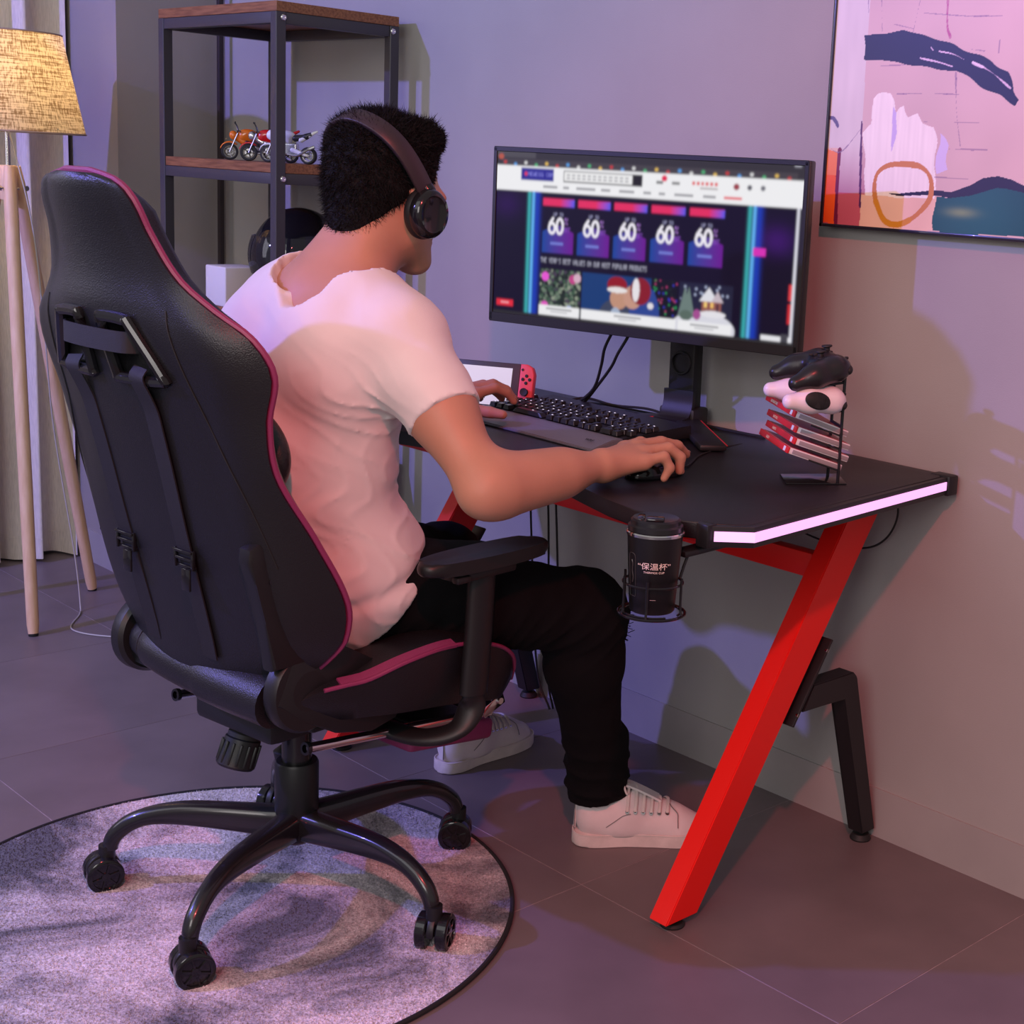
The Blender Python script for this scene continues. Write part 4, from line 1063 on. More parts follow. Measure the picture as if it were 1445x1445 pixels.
    for pts in ([(0.236, 0.312), (0.265, .307), (0.291, 0.297)], [(0.308, 0.293), (0.347, 0.276), (0.388, 0.249)], [(0.197, 0.301), (0.235, .294), (0.266, 0.286)], [(0.218, 0.319), (0.223, 0.314)]): line(pts, (225, 205, 225), 0.0013, 0.85)
    line([(0.308, 0.292), (0.33, 0.284)], (235, 220, 235), 0.0022, 0.8)
    ring = [(0.178, 0.116), (0.216, 0.112), (0.239, 0.093), (0.242, 0.059), (0.223, 0.033), (0.200, 0.016), (0.180, 0.008), (0.160, 0.007), (0.140, 0.017), (0.122, 0.045), (0.116, 0.075), (0.122, 0.098), (0.145, 0.112), (0.178, 0.116)]
    line(ring, (200, 132, 66), 0.0045, 0.95); line(ring[5:10], (206, 140, 36), 0.0055, 0.9)
    line([(0.076, 0.188), (0.08, 0.122), (0.086, 0.035)], (88, 40, 92), 0.0022); line([(0.029, 0.137), (0.028, 0.088), (0.031, 0)], (120, 24, 66), 0.0042)
    line([(-0.003, 0.195), (0.008, 0.194), (0.015, 0.188), (0.020, 0.180)], (96, 88, 124), 0.0034); line([(-.002, .143), (.032, .133), (.075, .175)], (130, 110, 140), 0.001, 0.7)
    line([(0.244, 0.46), (0.248, 0.363), (0.257, 0.336)], (180, 80, 130), 0.0018, 0.7)
    for pts in ([(0.189, 0.379), (0.291, 0.370), (.36, .368)], [(0.153, 0.239), (.23, .240), (0.322, 0.236)], [(0.216, 0.191), (0.331, 0.191)], [(0.273, 0.145), (0.353, 0.145)], [(0.248, 0.095), (0.323, 0.094)], [(0.275, 0.276), (.283, .21), (0.297, 0.15)], [(0.359, 0.343), (0.359, 0.308)], [(0.133, 0.361), (0.177, 0.352)], [(0.177, 0.347), (0.187, 0.40)], [(.10, .42), (.108, .35)], [(.07, .42), (.078, .35)], [(.29, .316), (.33, .311)], [(.111, .288), (.165, .290)]):
        line(pts, (120, 88, 128), 0.0008, 0.55)
    # upper part, above the photograph's edge: quiet fields in the same colours
    poly([(0.3, 0.55), (0.62, 0.60), (0.62, 0.74), (0.42, 0.72), (0.28, 0.65)], (196, 160, 168), 0.05)
    paint_grid('canvas', W, Hh, im, mat_vcol('canvas_paint', False, 0.42), t, Matrix.Rotation(R(90), 4, 'X'))
    M_fr = mat('dark_frame', (0.02, 0.02, 0.03), 0.25, coat=0.4)
    for a, b in (((-0.003, 0.011, -0.006), (-0.003, 0.011, Hh+0.006)), ((W+0.003, 0.011, -0.006), (W+0.003, 0.011, Hh+0.006)), ((-0.006, 0.011, -0.003), (W+0.006, 0.011, -0.003)), ((-0.006, 0.011, Hh+0.003), (W+0.006, 0.011, Hh+0.003))):
        bm = BM(); beam(bm, a, b, 0.006, 0.030, (0, 1, 0), 0.0008); obj('frame_bar', bm, M_fr, t, 30)
    bm = BM(); add_box(bm, (W/2, 0.016, Hh/2), (W-0.002, 0.020, Hh-0.002)); obj('backing_board', bm, mat('backing', (0.12, 0.10, 0.09), 0.8), t)
painting()

# ================================================================== RUG
def rug():
    Rr = 0.4905
    m = bpy.data.materials.new('moon_pile'); m.use_nodes = True; nt = m.node_tree; b = nt.nodes['Principled BSDF']; b.inputs['Roughness'].default_value = 0.95
    if 'Sheen Weight' in b.inputs: b.inputs['Sheen Weight'].default_value = 0.3
    tc = nt.nodes.new('ShaderNodeTexCoord')
    def noise(s, d, rough=0.6, dist=0.0):
        n = nt.nodes.new('ShaderNodeTexNoise'); n.inputs['Scale'].default_value = s; n.inputs['Detail'].default_value = d; n.inputs['Roughness'].default_value = rough; n.inputs['Distortion'].default_value = dist
        nt.links.new(tc.outputs['Object'], n.inputs['Vector']); return n
    n1 = noise(3.3, 8, 0.64, 0.6); n2 = noise(260, 2, 0.7)
    rp = nt.nodes.new('ShaderNodeValToRGB'); e = rp.color_ramp.elements; e[0].position = 0.40; e[0].color = (0.075, 0.075, 0.105, 1); e[1].position = 0.58; e[1].color = (0.66, 0.60, 0.63, 1)
    x = e.new(0.48); x.color = (0.34, 0.31, 0.35, 1)
    nt.links.new(n1.outputs[0], rp.inputs[0])
    rp2 = nt.nodes.new('ShaderNodeValToRGB'); rp2.color_ramp.elements[0].position = 0.35; rp2.color_ramp.elements[0].color = (0.55, 0.55, 0.55, 1); rp2.color_ramp.elements[1].position = 0.65; rp2.color_ramp.elements[1].color = (1.35, 1.35, 1.35, 1)
    nt.links.new(n2.outputs[0], rp2.inputs[0])
    mx = nt.nodes.new('ShaderNodeMixRGB'); mx.blend_type = 'MULTIPLY'; mx.inputs[0].default_value = 1; nt.links.new(rp.outputs[0], mx.inputs[1]); nt.links.new(rp2.outputs[0], mx.inputs[2]); nt.links.new(mx.outputs[0], b.inputs['Base Color'])
    t = thing('round_rug', 'round grey mottled rug with a black bound edge under the gaming chair', 'rug', (-2.135, -1.093, 0.0002))
    n = 150; bm = BM()
    add_lathe(bm, [(0, 0.0), (Rr-0.007, 0.0), (Rr-0.005, 0.0055), (0, 0.0062)], 120); obj('backing', bm, m, t)
    # pile: short upright blades scattered over the disc
    N = 60000; r = np.sqrt(rng.random(N))*(Rr-0.009); a = rng.random(N)*2*PI
    c = np.stack([r*np.cos(a), r*np.sin(a), np.full(N, 0.0050)], 1); th = rng.random(N)*2*PI
    w_ = 0.0011; hh = 0.0028+0.0015*rng.random(N); lean = rng.normal(size=(N, 2))*0.0012
    s = np.stack([np.cos(th)*w_, np.sin(th)*w_, np.zeros(N)], 1)
    top = c+np.stack([lean[:, 0], lean[:, 1], hh], 1)
    co = np.stack([c-s, c+s, top], 1).reshape(-1, 3); f = np.arange(N*3).reshape(-1, 3)
    o = place('pile', mesh_np('pile', co, f), m, t); o['kind'] = 'stuff'
    bm = BM(); add_tube(bm, [((Rr-0.004)*math.cos(q), (Rr-0.004)*math.sin(q), 0.0042) for q in np.linspace(0, 2*PI, 160, endpoint=False)], 0.0042, 8, True, flat=1.0)
    obj('bound_edge', bm, M_cloth, t)
rug()
# ================================================================== GAMING CHAIR (local: x right, y forward, z up)
CH_C = (-2.107, -0.966, 0.0); CH_A = R(7)
CHM = Matrix.Translation(CH_C) @ Matrix.Rotation(CH_A, 4, 'Z')
M_pu = mat('black_leatherette', (0.011, 0.011, 0.0135), 0.34, bump=0.35, bscale=500, spec=0.5)
M_fab = mat('black_backcloth', (0.012, 0.011, 0.014), 0.55, bump=0.3, bscale=1500)
M_mag = mat('magenta_leatherette', (0.24, 0.032, 0.11), 0.42, bump=0.2, bscale=500)
M_web = mat('strap_webbing', (0.012, 0.011, 0.015), 0.6, bump=0.4, bscale=1500)
M_nyl = mat('chair_nylon', (0.010, 0.010, 0.011), 0.42, bump=0.12, bscale=900)
M_base = mat('base_enamel', (0.012, 0.012, 0.014), 0.24, coat=0.3)

def catmull(keys, x):
    xs = [k[0] for k in keys]; i = max(0, min(len(xs)-2, int(np.searchsorted(xs, x)-1)))
    t = min(1, max(0, (x-xs[i])/(xs[i+1]-xs[i])))
    y0 = keys[max(0, i-1)][1]; y1 = keys[i][1]; y2 = keys[i+1][1]; y3 = keys[min(len(keys)-1, i+2)][1]
    x0 = keys[max(0, i-1)][0]; x3 = keys[min(len(keys)-1, i+2)][0]
    h = xs[i+1]-xs[i]
    m1 = (y2-y0)/max(1e-9, xs[i+1]-x0)*h; m2 = (y3-y1)/max(1e-9, x3-xs[i])*h
    t2 = t*t; t3 = t2*t
    return (2*t3-3*t2+1)*y1+(t3-2*t2+t)*m1+(-2*t3+3*t2)*y2+(t3-t2)*m2
KW = [(.44, .150), (.47, .195), (.51, .238), (.54, .258), (.60, .270), (.70, .262), (.80, .249), (.88, .254), (.95, .270), (1.0, .250), (1.03, .205), (1.07, .155), (1.13, .122), (1.17, .112), (1.19, .100), (1.203, .078), (1.210, .045)]
KE = [(.44, -.150), (.47, -.140), (.51, -.128), (.54, -.120), (.60, -.128), (.70, -.180), (.80, -.238), (.88, -.256), (.95, -.260), (1.0, -.283), (1.03, -.305), (1.07, -.328), (1.13, -.350), (1.19, -.372), (1.21, -.380)]
KS = [(.44, -.185), (.50, -.190), (.56, -.203), (.70, -.240), (.80, -.265), (.90, -.292), (1.0, -.322), (1.1, -.345), (1.17, -.368), (1.21, -.385)]
def cw(z): return catmull(KW, z)
def ce(z): return catmull(KE, z)
def cs(z): return catmull(KS, z)
def rear_y(x, z):
    w = max(0.03, cw(z)); u = min(1, abs(x)/w); yb = cs(z)-0.034*min(1, w/0.2)
    y = yb+(cs(z)-yb)*(u/0.72)**2*0.8 if u < 0.72 else (lambda t: (yb+(cs(z)-yb)*0.8)*(1-t)+ce(z)*t)(((u-0.72)/0.28)**1.7)
    return y
def backrest(t):
    zs = list(np.linspace(0.44, 1.0, 30))+list(np.linspace(1.015, 1.19, 14))+[1.197, 1.203, 1.207, 1.210]
    us = np.concatenate([np.linspace(-1, 1, 41)])
    bm = BM(); rows = []
    for z in zs:
        w = cw(z); ring = []
        for u in us: ring.append(V(u*w, rear_y(u*w, z), z))
        endf = min(1, (1.21-z)/0.05+0.12, (z-0.44)/0.05+0.15)
        fr = []
        for u in np.linspace(1, -1, 31)[1:-1]:
            a = abs(u); y0 = ce(z)*0.5+cs(z)*0.5; bol = math.exp(-((a-0.80)/0.17)**2)*0.042; cush = (1-min(1, a/0.7)**4)*0.052
            base = ce(z)*(a**2)+(cs(z)+0.0)*(1-a**2); th = max(bol, cush*1.0, 0.002)*endf+0.004
            fr.append(V(u*w*0.972, base+th+0.010*a**6, z))
        rows.append([bm.verts.new(p) for p in ring+fr])
    n = len(rows[0])
    for A, B in zip(rows, rows[1:]):
        for k in range(n): bm.faces.new((A[k], A[(k+1) % n], B[(k+1) % n], B[k]))
    bm.faces.new(rows[0][::-1]); bm.faces.new(rows[-1])
    bmesh.ops.recalc_face_normals(bm, faces=bm.faces)
    # pockets behind the two pass-through holes
    hole = [(.027, 1.006), (.034, 1.014), (.078, 1.012), (.086, 1.005), (.124, .938), (.120, .928), (.038, .926), (.031, .934)]
    sh = obj('backrest', bm, M_pu, t, 45)
    for s in (1, -1):
        cb = BM(); pts = [(s*x, z) for x, z in hole]
        f = [cb.verts.new((x, -0.42, z)) for x, z in pts]; g = [cb.verts.new((x, -0.325, z)) for x, z in pts]
        cb.faces.new(f); cb.faces.new(g[::-1])
        for k in range(len(pts)): cb.faces.new((f[k], g[k], g[(k+1) % len(pts)], f[(k+1) % len(pts)]))
        bmesh.ops.recalc_face_normals(cb, faces=cb.faces)
        me = bpy.data.meshes.new('cut'); cb.to_mesh(me); cb.free(); co = bpy.data.objects.new('cut', me); COL.objects.link(co)
        co.matrix_world = CHM
        md = sh.modifiers.new('b', 'BOOLEAN'); md.operation = 'DIFFERENCE'; md.object = co; md.solver = 'EXACT'
        bpy.context.view_layer.update(); dg = bpy.context.evaluated_depsgraph_get()
        nm = bpy.data.meshes.new_from_object(sh.evaluated_get(dg)); sh.modifiers.clear(); old = sh.data; sh.data = nm; bpy.data.meshes.remove(old); bpy.data.objects.remove(co)
    nm = sh.data; nm.name = 'backrest'; nm.polygons.foreach_set('use_smooth', [True]*len(nm.polygons)); nm.set_sharp_from_angle(angle=R(45))
    for s in (1, -1):
        bm = BM(); P = smooth_path([V(s*x, rear_y(x, z)-0.004, z) for x, z in hole], 4, True)
        add_tube(bm, P, 0.0085, 10, True); obj('strap_bezel', bm, M_gloss, t)
    # magenta piping along both edges and over the head
    zz = list(np.linspace(0.475, 1.19, 60))+[1.197, 1.203, 1.208]
    R_ = [V(cw(z)*0.985-0.001, ce(z)+0.010, z) for z in zz]; top = [V(x, ce(1.21)+0.006, 1.2125) for x in (0.03, 0.01, -0.01, -0.03)]
    bm = BM(); add_tube(bm, R_+top+[V(-p.x, p.y, p.z) for p in R_[::-1]], 0.0052, 8); obj('piping', bm, M_mag, t)
    # stitched seams between the back panel and the side bolsters
    for s in (1, -1):
        zz = np.linspace(0.66, 1.03, 30); bm = BM()
        def sx(z): return catmull([(.60, .235), (.70, .222), (.76, .210), (.87, .178), (.95, .160), (1.03, .145)], z)
        add_tube(bm, [V(s*sx(z), rear_y(sx(z), z)-0.0004, z) for z in zz], 0.0012, 5); obj('seam', bm, M_rub, t)
    # horizontal neck-pillow strap and two lumbar straps with slide buckles
    bm = BM(); zz = 0.980
    pts = [V(x, rear_y(x, zz)-d, zz+0.002-x*0.02) for x, d in ((-.088, -.045), (-.080, -.01), (-.074, 0.010), (-.05, 0.016), (0, 0.017), (.05, 0.015), (.078, 0.010), (.088, -.01), (.092, -.04))]
    add_strap(bm, smooth_path(pts, 5), 0.030, 0.003, (0, 0, 1)); obj('pillow_strap', bm, M_web, t)
    for s in (1, -1):
        bm = BM()
        pts = [V(s*.082, -.335, .945), V(s*.080, rear_y(.08, .93)-0.012, .930), V(s*.080, rear_y(.08, .91)-0.006, .905)]+[V(s*(.080-.02*(0.9-z)), rear_y(.08, z)-0.0032, z) for z in np.linspace(.88, .49, 14)]
        add_strap(bm, smooth_path(pts, 3), 0.034, 0.0022, (1, 0, 0)); st = obj('lumbar_strap', bm, M_web, t)
        bm = BM(); z = .655
        y = rear_y(.08, z)-0.007
        for dz in (0.012, 0, -0.012): add_box(bm, (s*.075, y-dz*0.25, z+dz), (0.046, 0.006, 0.0045), 0.0015)
        for dx in (-.021, .021): add_box(bm, (s*.075+dx, y, z), (0.005, 0.006, 0.030), 0.0015)
        add_box(bm, (s*.075+0.010, y-0.004, z-0.03), (0.020, 0.004, 0.034), 0.0015)
        obj('slide_buckle', bm, M_gloss, st)
    # lumbar cushion in front
    prims = [(p_ell((0, -.160, .80), (.176, .050, .095)), 0)]
    me = sdf_mesh('lumbar_cushion', prims, (-.20, -.25, .69), (.20, -.09, .92), 0.005); place('lumbar_cushion', me, M_pu, t, True)

def gaming_chair():
    t = thing('gaming_chair', 'black high-back gaming chair with magenta piping, footrest and five-star caster base', 'chair', mw=CHM)
    backrest(t)
    # seat cushion: lofted along y
    ys = np.linspace(-0.185, 0.288, 26)
    KT = [(-.185, .440), (-.15, .462), (-.10, .468), (-.06, .470), (0., .488), (.07, .497), (.13, .492), (.20, .472), (.25, .440), (.275, .405), (.288, .375)]
    KB = [(-.185, .415), (-.1, .395), (0, .385), (.12, .372), (.22, .352), (.27, .345), (.288, .355)]
    KX = [(-.185, .205), (-.14, .225), (-.06, .245), (0, .262), (.07, .270), (.2, .268), (.25, .255), (.275, .235), (.288, .215)]
    bm = BM(); rows = []
    for y in ys:
        w = catmull(KX, y); zt = catmull(KT, y); zb = catmull(KB, y); top = []
        for u in np.linspace(-1, 1, 25):
            a = abs(u); dip = -0.022*max(0, 1-(a/0.72)**3)*(1 if y < 0.22 else 0.3) - 0.012*(a**8)
            top.append(V(u*w, y, zt+dip))
        side = [V(w*0.985, y, zt*0.5+zb*0.5), V(w*0.90, y, zb)]
        bot = [V(w*0.4, y, zb-0.004), V(-w*0.4, y, zb-0.004)]
        rows.append([bm.verts.new(p) for p in top+side+bot+[V(-p.x, p.y, p.z) for p in side[::-1]]])
    n = len(rows[0])
    for A, B in zip(rows, rows[1:]):
        for k in range(n): bm.faces.new((A[k], A[(k+1) % n], B[(k+1) % n], B[k]))
    bm.faces.new(rows[0][::-1]); bm.faces.new(rows[-1]); obj('seat', bm, M_pu, t, 60)
    Rp = [V(catmull(KX, y)+0.001, y, catmull(KT, y)-0.011) for y in np.linspace(-0.13, 0.285, 34)]
    bm = BM(); add_tube(bm, Rp+[V(0.17, .292, .368), V(0, .296, .368), V(-0.17, .292, .368)]+[V(-p.x, p.y, p.z) for p in Rp[::-1]], 0.0036, 8); obj('seat_piping', bm, M_mag, t)
    for s in (1, -1):   # magenta strip on the bolster top, rear part
        bm = BM()
        add_strap(bm, [V(s*(catmull(KX, y)-0.0095+0.006*k/12), y, catmull(KT, y)-0.0085) for k, y in enumerate(np.linspace(-0.10, 0.10, 12))], 0.019, 0.005, (1, 0, -0.35*s)); obj('seat_insert', bm, M_mag, t)
    # rear roll of the seat seen below the back
    bm = BM(); add_tube(bm, smooth_path([(-.172, -.150, .455), (-.162, -.168, .455), (-.09, -.180, .450), (0, -.185, .445), (.09, -.184, .441), (.178, -.178, .437)], 5), [0.022, .028, .032]+[0.034]*5+[0.038]*9+[0.042]*9, 20, flat=1.0)
    obj('rear_roll', bm, M_pu, t, 60)
    bm = BM(); add_tube(bm, [V(-.140, -.1725+0.0362*math.cos(a), .453+0.0362*math.sin(a)) for a in np.linspace(0, 2*PI, 24, endpoint=False)], 0.0012, 5, True); obj('roll_seam', bm, M_rub, t)
    # hinges with side covers and back arms
    for s in (1, -1):
        bm = BM()
        M = axis_matrix((s*.183, -.145, .455), (s, 0, 0), (0, 1, 0))
        add_lathe(bm, [(0, 0), (0.060, 0), (0.066, 0.006), (0.067, 0.024), (0.062, 0.031), (0.0, 0.033)], 40, M)
        pl = [(-.190, .520), (-.135, .530), (-.085, .500), (-.020, .455), (.020, .437), (.035, .400), (.010, .362), (-.040, .352), (-.110, .368), (-.170, .402), (-.225, .440)]
        b2 = BM(); add_prism(b2, pl, 0, 0.030, 0.005)
        Mx = Matrix(((0, 0, s, s*.185), (1, 0, 0, 0.018), (0, 1, 0, 0.004), (0, 0, 0, 1)))
        b2.transform(Mx); merge(bm, b2); obj('hinge_cover', bm, M_nyl, t, 40)
        bm = BM(); o = [(-.213, .500), (-.226, .577), (-.243, .640), (-.256, .672), (-.254, .692), (-.238, .699), (-.215, .694), (-.198, .672), (-.180, .61), (-.150, .540), (-.150, .50)]
        b2 = BM(); add_prism(b2, o, 0, 0.028, 0.006); Mx = Matrix(((0, 0, s, s*(.188 if s > 0 else .176)), (1, 0, 0, 0 if s > 0 else 0.045), (0, 1, 0, 0), (0, 0, 0, 1))); b2.transform(Mx); merge(bm, b2)
        ba = obj('back_arm_cover', bm, M_nyl, t, 40)
        bm = BM(); cyl(bm, (s*.216, -.215, .640), (s*.2175, -.215, .640), 0.006, 16); obj('screw_cap', bm, M_gloss, ba)
        bm = BM(); add_box(bm, (s*.217, -.012, .438), (0.003, .036, .005), 0.001); obj('recline_lever', bm, mat('brass_lever', (0.5, 0.25, 0.18), 0.3, metal=0.8), t)
        # armrest
        bm = BM(); pts = [(.012, .008), (.026, .03), (.036, .10), (.038, .18), (.033, .235), (.018, .275), (-.014, .278), (-.032, .24), (-.038, .16), (-.036, .08), (-.026, .03), (-.010, .008)]
        pts = smooth_path([(s*x+s*.288, y, 0) for x, y in pts], 4, True)
        b2 = BM(); add_prism(b2, [(p.x, p.y) for p in pts], 0.618, 0.640, 0.009, seg=3); merge(bm, b2); pad = obj('arm_pad', bm, M_nyl, t, 50)
        bm = BM(); add_box(bm, (s*.288, .13, .609), (0.050, .13, .018), 0.006); add_box(bm, (s*.310, .072, .608), (.016, .03, .012), 0.004); obj('pad_slider', bm, M_nyl, pad)
        bm = BM(); add_tube(bm, [(s*.286, .140, .600), (s*.286, .136, .50), (s*.284, .130, .40)], 0.0275, 24, up=(1, 0, 0), flat=0.62); obj('arm_post', bm, M_nyl, t)
        bm = BM()
        add_tube(bm, smooth_path([(s*.284, .130, .42), (s*.283, .128, .375), (s*.270, .105, .338), (s*.225, .075, .322), (s*.15, .06, .322), (s*.08, .05, .325)], 6), 0.0225, 18, up=(0.3*s, 0, 1), flat=0.55); obj('arm_bracket', bm, M_nyl, t)
    # under-seat mechanism
    bm = BM(); add_box(bm, (0, 0.0, .352), (.20, .26, .050), 0.01); add_box(bm, (0, -.02, .322), (.12, .14, .03), 0.008); add_box(bm, (0, 0.03, .378), (.38, .30, .012), 0.004)
    obj('tilt_mechanism', bm, M_nyl, t, 40)
    M = axis_matrix((-.012, -.080, .352), (-.04, -.35, -1)); bm = BM()
    prof = [(0.010, 0), (0.0265, 0.002)]
    for k in range(6): prof += [(0.0265, 0.006+k*0.0065), (0.0235, 0.008+k*0.0065), (0.0265, 0.0105+k*0.0065)]
    add_lathe(bm, prof+[(0.0265, 0.05)], 28, M); obj('tension_bellows', bm, M_rub, t, 50)
    bm = BM(); add_lathe(bm, [(0.024, 0.048), (0.029, 0.052), (0.032, 0.096), (0.029, 0.100), (0.0, 0.101)], 30, M)
    for k in range(15):
        a = 2*PI*k/15; b2 = BM(); add_box(b2, (0.0308*math.cos(a), 0.0308*math.sin(a), 0.076), (0.004, 0.004, 0.036), 0.001, M=None); b2.transform(M); merge(bm, b2)
    obj('tension_knob', bm, M_nyl, t, 40)
    # gas lift and hub
    bm = BM(); cyl(bm, (0, 0, .235), (0, 0, .345), 0.0250, 32); obj('gas_lift', bm, M_base, t)
    bm = BM(); add_lathe(bm, [(0.0, .095), (0.022, .095), (0.030, .100), (0.0365, .108), (0.0365, .236), (0.034, .241), (0.0, .241)], 40); obj('hub', bm, M_nyl, t, 40)
    bm = BM(); add_lathe(bm, [(0.0, .150), (.012, .15), (.016, .16), (.012, .2), (.02, .24), (.008, .25)], 16, Matrix.Translation((-.047, .012, 0))); obj('lift_spring', bm, M_rub, t)
    # star base
    for k in range(5):
        a = R(11+72*k)-CH_A; c, s_ = math.cos(a), math.sin(a)
        def P(r, z, o=0): return V(r*c-o*s_, r*s_+o*c, z)
        bm = BM(); prof = [(0.022, .130, .022, 1.25), (0.06, .132, .020, 1.25), (0.13, .137, .0180, 1.20), (0.19, .139, .0165, 1.15), (0.24, .134, .0155, 1.0), (0.275, .121, .0148, 1.0), (0.300, .101, .0142, 1.0), (0.310, .084, .0135, 1.0), (0.312, .072, .0125, 1.0)]
        n = 18; rings = []
        pts = [P(p[0], p[1]) for p in prof]
        sp = smooth_path(pts, 4); m = len(sp)
        for i, p in enumerate(sp):
            f = i/(m-1)*(len(prof)-1); j = min(len(prof)-2, int(f)); tt = f-j
            rad = prof[j][2]*(1-tt)+prof[j+1][2]*tt; el = prof[j][3]*(1-tt)+prof[j+1][3]*tt
            tg = (sp[min(m-1, i+1)]-sp[max(0, i-1)]).normalized(); side = V(-s_, c, 0); up = tg.cross(side)*-1
            up = side.cross(tg)
            sq = 4.5 if f < 2.5 else (4.5-(f-2.5)*1.25 if f < 4.5 else 2.0)
            ring = []
            for q in range(n):
                th = 2*PI*q/n; cx, sx = math.cos(th), math.sin(th); kx = (abs(cx)**sq+abs(sx)**sq)**(-1/sq)
                ring.append(bm.verts.new(p+side*(rad*kx*cx)+up*(rad*el*kx*sx)))
            rings.append(ring)
        for A, B in zip(rings, rings[1:]):
            for q in range(n): bm.faces.new((A[q], A[(q+1) % n], B[(q+1) % n], B[q]))
        bm.faces.new(rings[0][::-1]); bm.faces.new(rings[-1])
        obj('base_arm', bm, M_base, t, 50)
        # caster: housing, axle stem and two wheels
        sw = [R(-20), R(25), R(80), R(10), R(-35)][k]; ca = [R(-20), R(150), R(200), R(250), R(-60)][k]-CH_A
        wa = [R(35), R(140), R(205), R(165), R(-15)][k]-CH_A          # wheel axle direction
        Mk = Matrix.Translation(P(0.318, 0.0)) @ Matrix.Rotation(wa, 4, 'Z')
        cst = bpy.data.objects.new('caster', None)
        bm = BM(); b2 = BM()
        cyl(b2, (0, 0, .050), (0, 0, .078), 0.0135, 20)
        hs = [(0.028*math.cos(q), .0355+0.028*math.sin(q)) for q in np.linspace(R(-10), R(190), 20)]
        b3 = BM(); add_prism(b3, hs, -0.006, 0.006, 0.002); b3.transform(Matrix(((0, 0, 1, 0), (1, 0, 0, 0.006), (0, 1, 0, 0), (0, 0, 0, 1)))); merge(b2, b3)
        b2.transform(Mk); merge(bm, b2); ch = obj('caster', bm, M_nyl, t, 40)
        for sd in (1, -1):
            b2 = BM(); Mw = axis_matrix((sd*0.0085, 0.006, 0.0305), (sd, 0, 0))
            add_lathe(b2, [(0, 0), (0.028, 0), (0.0300, 0.002), (0.0303, 0.009), (0.0300, 0.016), (0.0275, 0.018), (0.022, 0.018), (0.0215, 0.0150), (0.0075, 0.0150), (0.007, 0.018), (0, 0.018)], 36, Mw)
            for q in range(6):
                th = 2*PI*q/6; b3 = BM(); add_box(b3, (0.0145, 0, 0.0160), (0.016, 0.0035, 0.0035), 0.0006); b3.transform(Mw @ Matrix.Rotation(th, 4, 'Z')); merge(b2, b3)
            b2.transform(Mk); obj('wheel', b2, M_gloss, ch, 40)
    # footrest: two rails with sleeves, hinge and padded magenta board
    for s in (1, -1):
        bm = BM(); a = V(s*.170, -.115, .342); b = V(s*.170, .285, .296)
        add_tube(bm, [a, b], 0.0080, 18); obj('footrest_rail', bm, M_chrome, t)
        bm = BM(); d = (b-a).normalized(); Mx = axis_matrix(a-d*0.004, d); add_lathe(bm, [(0.0065, 0), (0.0105, 0), (0.0110, 0.003), (0.0105, 0.007), (0.0065, 0.007)], 24, Mx, cap=False); add_lathe(bm, [(0, 0.004), (0.0062, 0.004)], 16, Mx, cap=False); obj('rail_end', bm, M_gloss, t)
        bm = BM(); beam(bm, (s*.178, .262, .300), (s*.178, .312, .318), 0.004, 0.020, (0, 0, 1), 0.001); cyl(bm, (s*.176, .300, .315), (s*.184, .300, .315), 0.006, 14); obj('footrest_hinge', bm, M_chrome, t)
    bm = BM(); add_box(bm, (0, 0, 0), (.325, .20, .038), 0.010, 3, Matrix.Translation((0, .208, .270)) @ Matrix.Rotation(R(-8), 4, 'X'))
    fp = obj('footrest_pad', bm, M_mag, t, 50)
    bm = BM(); add_box(bm, (0, 0, 0), (.26, .15, .008), 0.003, 2, Matrix.Translation((0, .208, .293)) @ Matrix.Rotation(R(-8), 4, 'X')); obj('footrest_plate', bm, M_nyl, fp, 40)
    return t
gaming_chair()
